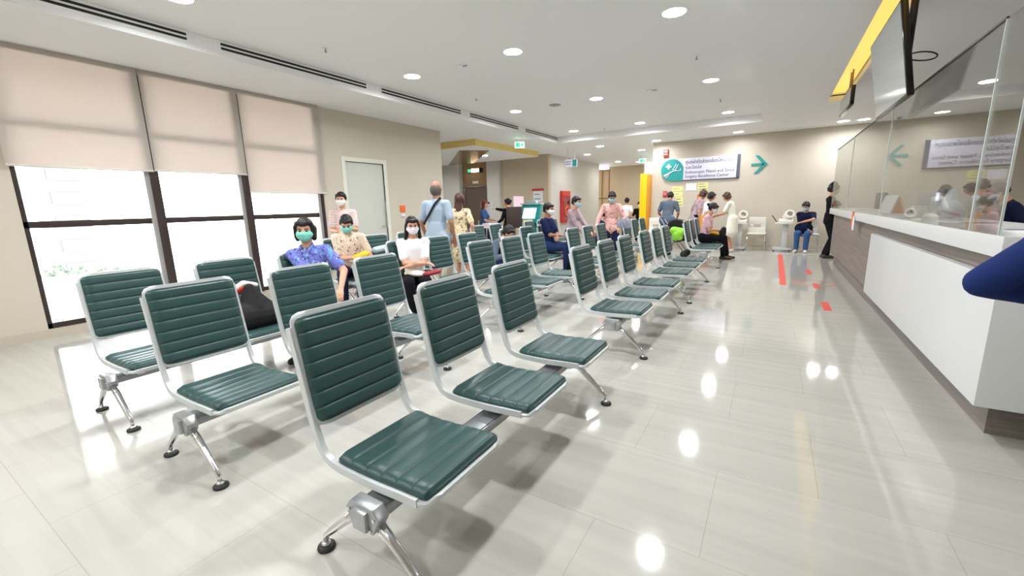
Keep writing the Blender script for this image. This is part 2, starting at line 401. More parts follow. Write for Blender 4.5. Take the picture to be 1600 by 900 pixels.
# door
d1 = empty('door_1', (XL, 5.81, 0)); d1['kind'] = 'structure'
MB().box(-.06, -.02, -.455, .455, .005, 2.235).build('door_panel', M['door'], d1, bevel=.003)
MB().box(-.1, .015, -.54, -.46, 0, 2.32).box(-.1, .015, .46, .54, 0, 2.32).box(-.1, .015, -.46, .46, 2.24, 2.32).build('door_frame', M['doorframe'], d1, bevel=.004)
MB().tube([(-.02, .38, 1.0), (.035, .38, 1.0), (.035, .28, 1.0)], .01, 8).build('door_handle', M['chrome'], d1, smooth=True)
MB().tube([(-.015, .44, 1.55), (.02, .43, 1.5), (.02, .43, .95)], .008, 8).build('door_closer_cable', M['grey_plastic'], d1)
# far left: lobby
struct('wall_lobby', MB().box(-9.0, -7.0, 14.0, 14.2, 0, ZC), M['wall_beige'])
struct('wall_hall', MB().box(-7.2, -7.0, 14.2, 19.2, 0, ZC), M['wall_white'])
struct('wall_column', MB().box(-9.58, -9.0, 13.85, 14.2, 0, ZC).box(-14, -10.92, 13.85, 14.2, 0, ZC), M['wall_white'])
struct('wall_lobby_end', box(-14, -13.8, 7.9, 14, 0, ZC), M['wall'])
e = empty('elevator_door', (-10.25, 14.05, 0), label='steel lift entrance with bronze head panel between two white columns', cat='elevator')
MB().box(-.65, .65, 0, .1, 2.12, ZC).build('head_panel', M['bronze'], e)
MB().box(-.55, .55, .02, .06, 0, 2.08).build('door_leaf', M['steel'], e)
MB().box(-.65, -.55, -.02, .1, 0, 2.12).box(.55, .65, -.02, .1, 0, 2.12).box(-.65, .65, -.03, .1, 2.08, 2.14).build('door_surround', M['steel'], e, bevel=.005)
s = MB().box(-.36, .36, -.04, 0, 2.66, 2.84); s.build('number_box', M['black'], e, bevel=.03)
MB().box(-.18, .2, -.046, -.035, 2.68, 2.82).build('number_light', M['warmlight'], e)
MB().box(-.34, -.22, -.046, -.035, 2.69, 2.81).build('arrow_light', M['greenpict'], e)
MB().box(-.14, .14, -.03, 0, 2.24, 2.34).build('small_plate', M['whiteplastic'], e)
struct('trim_1', MB().box(-13.8, -6.98, 9.59, 13.2, 2.95, ZC), M['ceiling']); struct('trim_3', MB().box(-13.8, -6.97, 9.575, 9.59, 2.96, ZC).box(-6.98, -6.965, 9.575, 13.2, 2.96, ZC), M['cream'])
struct('trim_2', MB().poly([(-7.9, 10.07, 2.945), (-7.25, 10.66, 2.945), (-9.7, 13.2, 2.945), (-10.9, 13.2, 2.945)], (0, 0, -.01)), M['bronze'])
struct('wall_hall_end', MB().box(-7.2, -5.5, 21.2, 21.4, 0, ZC), M['wall_beige'])
struct('wall_corridor', MB().box(-5.5, -3.1, 24, 24.2, 0, ZC), M['wall'])
struct('wall_hall_side', MB().box(-9.2, -7.2, 19.2, 19.4, 0, ZC).box(-9.2, -9.0, 19.4, 24, 0, ZC), M['wall'])
wp = empty('panelled_partition', (-7.1, 19.9, 0), label='tall wooden partition of pale boards in dark frames at the corridor end', cat='partition')
for k in range(2):
    for (z0, z1) in ((.1, 1.55), (1.6, 2.85)):
        MB().box(-.3 + k * .34, .0 + k * .34, 0, .04, z0, z1).build('board_panel', M['wood'], wp, bevel=.004)
MB().box(-.34, -.3, -.02, .05, 0, 2.9).box(0, .04, -.02, .05, 0, 2.9).box(.34, .38, -.02, .05, 0, 2.9).box(-.3, .34, -.01, .05, 2.85, 2.9).box(-.3, .34, -.01, .05, 1.55, 1.6).build('panel_frame', M['woodframe'], wp)

# linear diffusers in the coffer's side
names = ['nearest the camera, above the first window', 'second from the camera', 'third from the camera, above the cupboard door', 'fourth from the camera', 'farthest, by the far end of the coffer']
for i, (y0, y1) in enumerate([(-.2, 2.46), (2.80, 4.87), (5.18, 7.24), (7.56, 9.54), (9.92, 11.8)]):
    e = empty('slot_diffuser', (cx0, (y0 + y1) / 2, ZC + .05), label='long black double-slot air diffuser in ceiling edge, ' + names[i], cat='air vent', group='linear slot diffusers')
    d = (y1 - y0) / 2
    MB().box(.0, .006, -d - .02, d + .02, .0, .125).build('diffuser_frame', M['lamp_trim'], e)
    for z0 in (.03, .075): MB().box(.006, .011, -d, d, z0, z0 + .024).build('air_slot', M['black'], e)

# ================================================================== CEILING FITTINGS
def make_lamp():
    r = empty('ceiling_downlight', (0, 0, 0))
    MB().ring([(.118, -.006), (.145, -.006), (.15, 0), (.118, 0)], 32).build('trim_ring', M['lamp_trim'], r)
    MB().lathe([(.001, -.004), (.119, -.004), (.119, 0), (.001, 0)], n=32).build('diffuser', M['lamp'], r)
    ld = bpy.data.lights.new('downlight_lamp', 'AREA'); ld.shape = 'DISK'; ld.size = .23; ld.energy = DOWNLIGHT_W; ld.color = (.96, .98, 1.0); ld.spread = math.radians(165)
    l = bpy.data.objects.new('lamp_light', ld); C.objects.link(l); l.parent = r; l.location = (0, 0, -.02)
    return r
lamp0 = make_lamp(); first = True
rows = ['behind the camera', 'first row', 'second row', 'third row', 'fourth row']
colsn = {-4.82: 'left column', -3.04: 'middle column', -1.06: 'right column'}
low_light = None
def place_lamp(x, y, z, label, group):
    global first
    o = lamp0 if first else copy_tree(lamp0); first = False
    o.location = (x, y, z); tag(o, label, 'ceiling light', group)
    global low_light
    if z < ZR - .05:                # the lower ceiling's fittings are weaker
        for c_ in o.children:
            if c_.type == 'LIGHT':
                if low_light is None: low_light = c_.data.copy(); low_light.energy = DOWNLIGHT_LOW_W
                c_.data = low_light
    return o
for j, y in enumerate([-.95, 2.1, 5.09, 8.13, 11.2]):
    for x in (-4.82, -3.04, -1.06):
        place_lamp(x, y, ZR, 'round recessed downlight in raised ceiling, %s from the camera, %s' % (rows[j], colsn[x]), 'downlights in the raised ceiling')
for x, y, n in [(-3.1, 13.3, 'over the corner of the far wall'), (-.97, 13.2, 'over the big sign and arrow'), (-4.85, 13.35, 'over the corridor mouth'), (-6.0, 15.2, 'near the red hose cabinet'),
                (-4.06, 15.3, 'over the corridor right side'), (-6.0, 18.8, 'deep in the corridor left'), (-5.3, 19.6, 'deep in the corridor right'), (1.24, 13.1, 'over the far end of the counter, left'), (1.62, 13.15, 'over the far end of the counter, right'),
                (3.2, 9.5, 'behind the counter, far'), (3.2, 6.0, 'behind the counter, middle'), (3.2, 2.5, 'behind the counter, near'), (-6.2, 10.0, 'over the lift lobby edge')][:12]:
    place_lamp(x, y, ZC, 'round recessed downlight in lower ceiling ' + n, 'downlights in the lower ceiling')
o = place_lamp(-9.59, 12.37, 2.945, 'round downlight under the dropped lift lobby ceiling', 'downlights in the lower ceiling')
for x_, y_, n_ in ((-8.1, 11.6, 'right'), (-11.6, 12.3, 'left'), (-9.6, 10.4, 'front')): place_lamp(x_, y_, 2.945, 'added round downlight under the dropped lift lobby ceiling, ' + n_ + ' one', 'downlights in the lower ceiling')  # extra lamps added to brighten the lobby walls
def sprinkler(x, y, z, lab):
    e = empty('sprinkler_head', (x, y, z), label=lab, cat='sprinkler', group='ceiling sprinklers')
    MB().lathe([(.001, -.008), (.035, -.006), (.04, 0), (.001, 0)], n=16).build('escutcheon', M['lamp_trim'], e, smooth=True)
    MB().lathe([(.001, -.05), (.018, -.05), (.018, -.045), (.008, -.042), (.008, -.008), (.001, -.008)], n=10).build('sprinkler_body', M['beam'], e)
sprinkler(-4.85, 3.64, ZR, 'small metal sprinkler near the slot diffusers, nearest the windows'); sprinkler(-4.82, 6.72, ZR, 'small metal sprinkler near the slot diffusers, beyond the middle downlight row')
sprinkler(-1.07, 6.69, ZR, 'small metal sprinkler between first and second downlight of the right column'); sprinkler(-1.07, 9.7, ZR, 'small metal sprinkler between second and third downlight of the right column')
sprinkler(-3.99, 11.3, ZR, 'small metal sprinkler near the far coffer edge')
o = MB().lathe([(.001, -.012), (.11, -.01), (.12, 0), (.001, 0)], n=24).build('ceiling_speaker', M['grey_plastic'], smooth=True); o.location = (-3.9, 8.12, ZR); tag(o, 'flat round grey speaker grille in the raised ceiling', 'speaker')
for x, y, n in ((-3.94, 5.14, 'left'), (-2.05, 8.15, 'right')):
    e = empty('smoke_detector', (x, y, ZR), label='small white smoke detector in raised ceiling, ' + n + ' one', cat='smoke detector')
    MB().lathe([(.001, -.035), (.03, -.035), (.05, -.02), (.055, 0), (.001, 0)], n=18).build('detector_body', M['lamp_trim'], e, smooth=True)
    MB().box(-.01, .12, -.006, .006, -.02, -.008).build('detector_bracket', M['grey_plastic'], e)
e = empty('dome_camera', (2.25, 13.2, ZC), label='small dark dome camera at the ceiling behind the counter', cat='security camera')
MB().lathe([(.001, -.02), (.06, -.02), (.06, 0), (.001, 0)], n=16).build('camera_base', M['whiteplastic'], e)
MB().ball((0, 0, -.03), (.045, .045, .045)).build('camera_dome', M['blackgloss'], e, smooth=True)

# ================================================================== COUNTER
k = empty('reception_counter', (1.0, 3.1, 0), label='long white and grey-brown reception counter along the right side', cat='counter')
o = MB().box(.13, .50, .19, 7.75, 0, .23).build('plinth', M['laminate'], k)
MB().box(.06, .30, .04, 7.8, .23, .93 + .1).build('counter_body', M['laminate'], k)
s = MB(); s.poly([(0, -.02, .23), (.75, -.02, .23), (.75, .03, .23), (.05, .03, .23), (.05, 3.37, .23), (0, 3.37, .23)], (0, 0, .695)); s.build('front_panel', M['white'], k, bevel=.003)
MB().box(-.02, .52, -.05, 7.85, 1.03, 1.14).build('countertop', M['white'], k, bevel=.006)
MB().box(.28, .95, .2, 7.7, .74, .78).build('work_surface', M['white'], k)
# acrylic screens on the counter
gx = .99
for i, (y0, y1) in enumerate([(3.14, 3.52), (3.53, 6.1), (6.11, 8.7), (8.71, 10.9)]):
    g = empty('acrylic_screen', (gx, (y0 + y1) / 2, 1.14), label=['narrow clear acrylic screen at the near end of the counter', 'clear acrylic screen on the counter beside the hanging television', 'clear acrylic screen on the counter, third from the near end', 'clear acrylic screen at the far end of the counter'][i], cat='screen', group='acrylic counter screens')
    d = (y1 - y0) / 2; zt = 1.13
    MB().box(-.003, .003, -d, d, 0, zt).build('clear_sheet', M['acrylic'], g)
    MB().box(-.005, .005, -d, -d + .006, 0, zt).build('sheet_edge', M['acryledge'], g)
    if i: MB().box(-.006, .006, -d, d, zt, zt + .012).build('top_rail', M['frame_dark'], g)

# televisions hung from the slot
e = empty('hanging_television', (.80, 5.39, 2.14), label='large flat television on a black pole above the counter, nearest the camera', cat='television')
mt = Matrix.Translation((.05, 0, 0)) @ Matrix.Rotation(math.radians(-9.5), 4, 'Y')
MB().box(-.01, .035, -.63, .63, 0, .74, mt).build('television_case', M['blackgloss'], e, bevel=.004)
MB().box(-.013, -.0095, -.615, .615, .02, .725, mt).build('television_screen', M['screen'], e)
MB().box(.035, .07, -.25, .25, .2, .55, mt).box(.06, .085, -.08, .08, .25, .5, mt).build('wall_bracket', M['black'], e, bevel=.006)
MB().tube([(.12, -.02, .35), (.12, -.02, 1.14)], .018, 8).tube([(.12, .1, .35), (.12, .1, 1.14)], .018, 8).build('hanging_pole', M['black'], e, smooth=True)
MB().tube([(.17 + .09 * math.cos(a), -.24 - .03 * math.cos(a), .37 - .02 * math.cos(a) + .035 * math.sin(a)) for a in [math.radians(170 - i * 22.5) for i in range(16)]], .006, 6).build('loose_cable', M['black'], e, smooth=True)
e = empty('queue_display', (.84, 8.8, 2.68), label='small flat display on a metal pole above the counter, farther along', cat='display')
MB().box(-.02, .03, -.6, .6, 0, .27).build('display_case', M['blackgloss'], e, bevel=.004)
MB().box(-.024, -.018, -.58, .58, .02, .25).build('display_screen', M['screen'], e)
MB().tube([(.03, -.1, .2), (.03, -.1, .6)], .012, 8).tube([(.03, .1, .2), (.03, .1, .6)], .012, 8).build('hanging_pole', M['bronze'], e, smooth=True)

# ================================================================== BENCHES
def padded(prof, w, th, ch, rc=.04, puff=.012, nu=16, nv=16, base=.0):
    """upholstered panel following prof (list of (x,z)), ch channels across, thickness th along the normal"""
    pts = [Vector((p[0], 0, p[1])) for p in prof]
    seg = [0]
    for i in range(1, len(pts)): seg.append(seg[-1] + (pts[i] - pts[i - 1]).length)
    L = seg[-1]
    def P(t):
        d = max(0, min(L, t * L))
        for i in range(1, len(pts)):
            if d <= seg[i] + 1e-9:
                f = (d - seg[i - 1]) / (seg[i] - seg[i - 1]); return pts[i - 1].lerp(pts[i], f)
        return pts[-1]
    N_ = max(ch, 1) * nu; top = []; bot = []
    us = [i / N_ for i in range(N_ + 1)]
    if ch == 0: us = [0, .02, .06, .12] + [.12 + .76 * i / 8 for i in range(1, 8)] + [.88, .94, .98, 1]
    for u in us:
        p = P(u); tg = (P(min(1, u + .01)) - P(max(0, u - .01))).normalized(); nrm = tg.cross(Vector((0, 1, 0))); nrm.normalize()
        if nrm.z < 0 and abs(tg.x) > .5: nrm = -nrm
        if abs(tg.z) > .7 and nrm.x < 0: nrm = -nrm
        du = min(u, 1 - u) * L; hw = w / 2 - (rc - math.sqrt(max(0, rc * rc - (rc - min(du, rc)) ** 2)))
        h = base + th
        if ch:
            q = (u * ch) % 1; q = min(q, 1 - q); h = base + th - puff + puff * (.72 * (1 - (1 - min(1, q * 7)) ** 2) + .28 * math.sin(PI * q))
            if du < .012: h = base + th * .55
        for k in range(nv + 1):
            v = -1 + 2 * k / nv; y = v * hw; e_ = (1 - abs(v)) * hw
            hh = h if e_ > .03 else base + (h - base) * (.45 + .55 * math.sqrt(max(0, 1 - (1 - e_ / .03) ** 2)))
            top.append(p + Vector((0, y, 0)) + nrm * hh); bot.append(p + Vector((0, y, 0)) + nrm * base)
    m = MB(); n = nv + 1; R_ = len(us); fs = []
    for i in range(R_ - 1):
        for k_ in range(nv):
            a = i * n + k_; fs.append((a, a + 1, a + n + 1, a + n)); b = a + R_ * n; fs.append((b + n, b + n + 1, b + 1, b))
    T = R_ * n
    for i in range(R_ - 1):
        fs.append((i * n, (i + 1) * n, T + (i + 1) * n, T + i * n)); fs.append((i * n + nv, T + i * n + nv, T + (i + 1) * n + nv, (i + 1) * n + nv))
    for k_ in range(nv):
        fs.append((k_, T + k_, T + k_ + 1, k_ + 1)); e0 = (R_ - 1) * n; fs.append((e0 + k_, e0 + k_ + 1, T + e0 + k_ + 1, T + e0 + k_))
    m.add(top + bot, fs); return m
seat_prof = [(-.245, .374), (-.19, .366), (-.1, .362), (0, .364), (.1, .369), (.17, .373), (.205, .372), (.232, .364)]
back_prof = [(-.338, .505), (-.352, .56), (-.366, .62), (-.379, .69), (-.392, .76), (-.405, .83), (-.418, .89), (-.428, .932)]
SW = .475
bench = empty('beam_seat_bench', (0, 0, 0))
me_seat = padded(seat_prof, SW - .016, .03, 6, rc=.028, puff=.009).mesh('seat_cushion', M['vinyl'], smooth=True)
me_back = padded(back_prof, SW - .022, .027, 7, rc=.03, puff=.009).mesh('back_cushion', M['vinyl'], smooth=True)
def make_frame():
    m = padded([(-.26, .352), (-.19, .345), (-.1, .341), (0, .343), (.1, .348), (.17, .352), (.21, .352), (.245, .345)], SW + .012, .022, 0, rc=.05)
    b = padded([(-.345, .485), (-.365, .56), (-.379, .62), (-.392, .69), (-.405, .76), (-.418, .83), (-.431, .89), (-.442, .950)], SW, .020, 0, rc=.045)
    m.add(b.v, b.f)
    path = [(-.440, .895), (-.430, .85), (-.405, .74), (-.38, .62), (-.362, .53), (-.345, .47), (-.325, .415), (-.295, .375), (-.25, .358), (-.19, .351), (-.1, .349), (0, .350), (.1, .355), (.2, .358)]
    for sgn in (-1, 1): m.ribbon([(x, sgn * (SW / 2 - .004), z) for x, z in path], (0, 1, 0), .022, .031)
    m.box(-.1, .12, -.17, -.13, .30, .345); m.box(-.1, .12, .13, .17, .30, .345)
    return m
me_frame = make_frame().mesh('seat_frame', M['chairframe'], smooth=True); me_frame.set_sharp_from_angle(angle=.8)
PITCH = .708
for i in range(3):
    f = link('seat_frame', me_frame, bench); f.location = (0, i * PITCH + SW / 2, 0)
    link('seat_cushion', me_seat, f); link('back_cushion', me_back, f)
MB().box(-.06, .06, -.06, 2 * PITCH + SW + .05, .262, .302).box(-.05, .05, -.055, 2 * PITCH + SW + .045, .302, .306).build('beam', M['beam'], bench, bevel=.004)
def bracket(y):
    m = MB(); m.poly([(-.088, y - .028, .29), (-.062, y - .028, .325), (.055, y - .028, .325), (.085, y - .028, .29), (.05, y - .028, .222), (-.06, y - .028, .222)], (0, .056, 0)); m.box(-.035, .035, y - .045, y - .02, .235, .31)
    return m
FY = (-.05, 1.70)
for y in FY:
    b = bracket(y).build('leg_bracket', M['bracket'], bench, bevel=.006)
    for bx, bz in ((-.066, .29), (.064, .29), (-.045, .238), (.04, .238)): MB().lathe([(.001, -.004), (.007, -.004), (.008, 0), (.001, 0)], (bx, y - .029, bz), 10, Matrix.Rotation(-PI / 2, 3, 'X')).build('bolt', M['chrome'], b)
    for sg in (-1, 1):
        l = MB().tube([(sg * .045, y, .262), (sg * .12, y, .205), (sg * .255, y, .085), (sg * .278, y, .062), (sg * .284, y, .03)], [.021, .019, .014, .012, .010], 12).build('leg', M['chrome'], bench, smooth=True)
        ft = MB().lathe([(.001, .0), (.034, .0), (.036, .006), (.034, .014), (.022, .02), (.001, .022)], (sg * .285, y, 0), 18).build('rubber_foot', M['rubber'], l, smooth=True)
        MB().lathe([(.001, .018), (.02, .018), (.018, .028), (.009, .034), (.001, .034)], (sg * .285, y, 0), 14).build('foot_cup', M['chrome'], l, smooth=True)
cols = [('column beside the counter aisle', -1.16, [(.905, 'nearest the camera'), (3.64, 'second from the camera'), (6.0, 'third from the camera'), (9.45, 'last, seating woman in pink')]),
        ('second column from the counter', -2.54, [(.88, 'nearest the camera'), (3.86, 'second from the camera'), (6.62, 'third from the camera'), (9.75, 'last, near the yellow pillar')]),
        ('third column from the counter', -3.66, [(.88, 'nearest, with a black bag on it'), (3.66, 'where woman in white sits'), (6.25, 'where man in navy sits')]),
        ('window-side column', -5.02, [(3.72, 'nearest, seating man in tan shirt'), (6.5, 'second from the camera'), (9.5, 'farthest')])]
firstb = True
for cn, x0, bl in cols:
    for y0, n in bl:
        o = bench if firstb else copy_tree(bench); firstb = False
        o.location = (x0, y0, 0); tag(o, 'three-seat green beam bench, %s, %s' % (cn, n), 'bench', 'green beam seat benches')

# ================================================================== PEOPLE
V = Vector
def ik(a, b, l1, l2, pole):
    """elbow / knee between a and b, bent towards pole"""
    a = V(a); b = V(b); d = b - a; L = d.length
    if L > (l1 + l2) * .995: b = a + d * ((l1 + l2) * .995 / L); d = b - a; L = d.length
    x = (l1 * l1 - l2 * l2 + L * L) / (2 * L); h = math.sqrt(max(0, l1 * l1 - x * x)); u = d / L
    p = V(pole) - u * V(pole).dot(u); p.normalize()
    return a + u * x + p * h, b
def fuse(mb, name, m, voxel, smooth=2):
    me = bpy.data.meshes.new('tmp'); me.from_pydata(mb.v, [], mb.f)
    o = bpy.data.objects.new('tmp', me); C.objects.link(o)
    r = o.modifiers.new('r', 'REMESH'); r.mode = 'VOXEL'; r.voxel_size = voxel
    if smooth: q = o.modifiers.new('s', 'SMOOTH'); q.iterations = smooth; q.factor = .5
    dg = bpy.context.evaluated_depsgraph_get(); out = bpy.data.meshes.new_from_object(o.evaluated_get(dg)); out.name = name
    bpy.data.objects.remove(o); bpy.data.meshes.remove(me)
    out.polygons.foreach_set('use_smooth', [True] * len(out.polygons)); out.materials.clear(); out.materials.append(m); return out
def person(loc, yaw, label, pose='stand', s=1.0, vox=.011, lean=0, twist=0, side=0, head=(0, 0), hands=None, poles=None, feet=None, knees=None,
           top='shirt_white', sleeve='short', bottom='tr_black', legs='trousers', hair='short', hcol='hair', skin='skin', shoes='shoe_black', mask=None, glasses=False, collar=None, girth=1.0, seat=.40, hip=None, curl=.9, top3=None, anchor=None):
    """local axes: x forward, y to the person's left, z up; returns the body object with hair and clothes as children"""
    R = Matrix.Rotation
    if pose == 'stand': hz = hip or .88; hip_p = V((0, 0, hz))
    else: hz = seat + .085; hip_p = V((0, 0, hz))
    tm = Matrix.Translation(hip_p) @ R(math.radians(twist), 4, 'Z') @ R(math.radians(side), 4, 'X') @ R(math.radians(lean), 4, 'Y')
    T = lambda x, y, z: tm @ V((x, y, z))
    fwd = (tm.to_3x3() @ V((1, 0, 0))).normalized(); g = girth
    neck = T(0, 0, .53); sh = {1: T(-.01, .158 * g, .46), -1: T(-.01, -.158 * g, .46)}
    hp, hy = head
    hm = Matrix.Translation(T(.01, 0, .56)) @ R(math.radians(twist + hy), 4, 'Z') @ R(math.radians(lean * .4 + hp), 4, 'Y')
    Hd = lambda x, y, z: hm @ V((x, y, z)); h3 = hm.to_3x3()
    hc = Hd(.02, 0, .115)
    if hands is None:
        hands = {}
        for q in (1, -1): hands[q] = T(.06, q * .24, -.04) if pose == 'stand' else T(.33, q * .12, .07)
    else: hands = {q: (T(*hands[q]) if q in hands else T(.06, q * .24, -.04)) for q in (1, -1)}
    poles = poles or {}
    arm = {}
    for q in (1, -1):
        pl = poles.get(q, (-.6, q * .5, -.5)); arm[q] = ik(sh[q], hands[q], .285, .25, tm.to_3x3() @ V(pl))
    if feet is None: feet = {q: ((0.0, q * .09, .08) if pose == 'stand' else (.40, q * .10, .08)) for q in (1, -1)}
    hipj = {q: hip_p + V((0, q * .09, -.02)) for q in (1, -1)}; leg = {}
    for q in (1, -1):
        leg[q] = ik(hipj[q], feet[q], .42, .405, (knees or {}).get(q, (1, q * .05, .35 if pose == 'sit' else 0)))
    # ---- body: one continuous surface
    b = MB()
    b.cone(T(0, 0, .0), T(0, 0, .16), .135 * g, .112 * g, .72, fwd); b.cone(T(0, 0, .16), T(0, 0, .38), .112 * g, .140 * g, .70, fwd)
    b.cone(T(-.005, .1, .43), T(-.005, -.1, .43), .066, .066, .9, fwd); b.cone(sh[1], sh[-1], .052, .052)
    b.cone(T(-.005, 0, .47), Hd(0, 0, .05), .058, .05)
    b.ball(hc + h3 @ V((-.012, 0, .02)), (.094, .074, .098), 18, h3); b.ball(hc + h3 @ V((.018, 0, -.045)), (.066, .057, .068), 16, h3)
    b.cone(hc + h3 @ V((.08, 0, .005)), hc + h3 @ V((.098, 0, -.025)), .008, .013, n=8)
    b.cone(hc + h3 @ V((.072, .022, -.062)), hc + h3 @ V((.072, -.022, -.062)), .009, .009, n=8)
    for q in (1, -1):
        b.ball(hc + h3 @ V((-.008, q * .077, -.01)), (.02, .008, .03), 8, h3)
        e, w = arm[q]; b.cone(sh[q], e, .047 * g, .037, n=12); b.cone(e, w, .037, .025, n=12)
        d = (w - e).normalized(); up = V((0, 0, 1)); sd = d.cross(up)
        if sd.length < .1: sd = V((0, 1, 0))
        sd.normalize(); nn = sd.cross(d).normalized(); inw = sd * (1 if sd.dot(tm.to_3x3() @ V((0, -q, 0))) > 0 else -1)
        pc = w + d * .045; b.cone(w, w + d * .075, .026, .033, .5, nn, 10)
        for i, ln in enumerate((.062, .072, .068, .052)):
            st = w + d * .085 + inw * (.027 - .018 * i); k1 = st + d * ln * .5 - nn * .012 * curl; k2 = k1 + d * ln * .32 - nn * ln * .55 * curl
            b.cone(st - d * .02, k1, .0095, .0088, n=6); b.cone(k1, k2, .0088, .0075, n=6)
        th = w + d * .03 + inw * .022; t1 = th + inw * .028 + d * .03 - nn * .006; b.cone(th, t1, .012, .0105, n=6); b.cone(t1, t1 + d * .03 - nn * .012, .0105, .008, n=6)
        kn, an = leg[q]; b.cone(hipj[q], kn, .085 * g, .056, n=12); b.cone(kn, an, .055, .036, n=12)
        fd = V((kn.x - an.x, kn.y - an.y, 0)) * .15 + V((1, q * .12, 0)); fd.normalize()
        b.cone(an, an + V((0, 0, -.045)), .036, .03, n=8); b.cone(an + V((0, 0, -.05)) - fd * .03, an + V((0, 0, -.055)) + fd * .13, .028, .02, n=8)
    body = link('person', fuse(b, 'person_body', M[skin], vox, 2)); body['label'] = label; body['category'] = 'person'
    # ---- top
    c = MB(); o_ = .010
    c.cone(T(0, 0, .02), T(0, 0, .16), .140 * g + o_, .118 * g + o_, .76, fwd); c.cone(T(0, 0, .16), T(0, 0, .38), .118 * g + o_, .142 * g + o_, .74, fwd)
    if pose == 'stand' and legs != 'skirt': c.cone(T(0, .045 * g, -.03), T(0, -.045 * g, -.03), .145 * g, .145 * g, .95, fwd); c.cone(T(0, 0, -.03), T(0, 0, .12), .16 * g, .13 * g + o_, .9, fwd)
    c.cone(T(-.005, .1, .435), T(-.005, -.1, .435), .068 + o_, .068 + o_, .85, fwd); c.cone(sh[1], sh[-1], .054 + o_, .054 + o_)
    c.cone(T(-.012, 0, .46), T(-.008, 0, .50), .072, .062, .9, fwd)
    if sleeve != 'none':
        for q in (1, -1):
            e, w = arm[q]
            if sleeve == 'short': m_ = sh[q].lerp(e, .72); c.cone(sh[q], m_, .048 * g + o_, .050 + o_)
            else: c.cone(sh[q], e, .050 * g + o_, .042 + o_); c.cone(e, e.lerp(w, .93), .042 + o_, .030 + o_)
    if legs == 'dress': 
        for q in (1, -1): c.cone(T(0, q * .03, .05), V((0, q * .07, hz - .36)), .13 * g, .15, .95, V((1, 0, 0)))
    link('dress' if legs == 'dress' else 'shirt', fuse(c, 'top', M[top], vox * 1.1, 3), body)
    if collar:
        cc = MB()
        for q in (1, -1): cc.cone(T(.03, q * .055, .53), T(.10, q * .03, .47), .017, .012, n=8); cc.cone(T(-.05, q * .03, .55), T(.03, q * .058, .53), .014, .017, n=8)
        link('collar', fuse(cc, 'collar', M[collar], vox, 1), body)
    # ---- legs
    if legs in ('trousers', 'shorts'):
        c = MB(); c.cone(hip_p + V((0, .05, 0)), hip_p + V((0, -.05, 0)), .135 * g, .135 * g, .85, V((1, 0, 0)))
        for q in (1, -1):
            kn, an = leg[q]; c.cone(hipj[q], kn, .092 * g + .006, .072)
            if legs == 'trousers': c.cone(kn, an.lerp(kn, .08), .070, .056)
        link('trousers', fuse(c, 'trousers', M[bottom], vox * 1.1, 2), body)
    elif legs == 'skirt':
        c = MB(); [c.cone(hip_p + V((0, q * .05, .04)), hip_p + V((0.01, q * .065, -.32)), .13 * g, .15 * g, .95, V((1, 0, 0))) for q in (1, -1)]
        link('skirt', fuse(c, 'skirt', M[bottom], vox * 1.1, 2), body)
    c = MB()
    for q in (1, -1):
        kn, an = leg[q]; fd = V((1, q * .12, 0)); fd.normalize()
        sm_ = MB(); z0 = an.z - .08
        sm_.cone(V((an.x, an.y, z0 + .036)) - fd * .045, V((an.x, an.y, z0 + .034)) + fd * .145, .037, .032, n=12)
        sm_.cone(V((an.x, an.y, z0 + .055)) - fd * .03, V((an.x, an.y, z0 + .045)) + fd * .07, .04, .034, n=12)
        sm_.v = [(x, y, max(z, z0 + .003)) for x, y, z in sm_.v]
        link('shoe', fuse(sm_, 'shoe', M[shoes], .009, 1), body)
    # ---- hair
    hv = MB(); P_ = lambda x, y, z: hc + h3 @ V((x, y, z))
    if hair == 'bald':
        hv.ball(P_(-.034, 0, -.012), (.086, .083, .098), 18, h3)
        for q in (1, -1): hv.cone(P_(-.02, q * .066, .0), P_(.0, q * .07, -.01), .02, .016, n=8)
    else:
        hv.ball(P_(-.032, 0, .030), (.098, .087, .106), 18, h3); hv.cone(P_(-.08, .03, -.02), P_(-.08, -.03, -.02), .035, .035)
        for q in (1, -1):
            hv.cone(P_(.025, q * .060, .075), P_(.0, q * .078, .015), .024, .016, n=8)
            hv.cone(P_(.055, q * .03, .082), P_(.035, q * .056, .07), .022, .022, n=8)
        if hair in ('bob', 'fringe', 'long', 'tail', 'curly'):
            for q in (1, -1): hv.cone(P_(.045, q * .045, .080), P_(.072, q * .012, .062), .022, .016, n=8)
        if hair != 'bald': hv.cone(P_(.060, .02, .074), P_(.060, -.02, .074), .024, .024, n=8)
        if hair == 'bob':
            for q in (1, -1):
                hv.cone(P_(.02, q * .074, .04), P_(.012, q * .080, -.055), .024, .018, n=8); hv.cone(P_(-.04, q * .074, .02), P_(-.03, q * .074, -.075), .034, .026, n=8)
            hv.cone(P_(-.07, .04, -.05), P_(-.07, -.04, -.05), .038, .038)
        if hair == 'curly':
            for i in range(16):
                a = i * 2.4; z = -.03 + .012 * i; r = .085 * math.sqrt(max(.1, 1 - (z / .15) ** 2)); hv.ball(P_(-.035 + r * math.cos(a) * .9, r * math.sin(a), z), .04, 8)
        if hair == 'long':
            hv.cone(P_(-.06, 0, .0), P_(-.085, 0, -.20), .075, .06, .6, h3 @ V((1, 0, 0))); hv.cone(P_(-.085, 0, -.18), P_(-.09, 0, -.33), .06, .035, .5, h3 @ V((1, 0, 0)))
            for q in (1, -1): hv.cone(P_(-.0, q * .078, .02), P_(-.01, q * .092, -.16), .022, .026, n=8)
        if hair == 'tail':
            hv.cone(P_(-.12, 0, .02), P_(-.15, .03, -.14), .03, .018)
        if hair == 'bun': hv.ball(P_(-.14, 0, .04), .04)
        if hair == 'short': pass
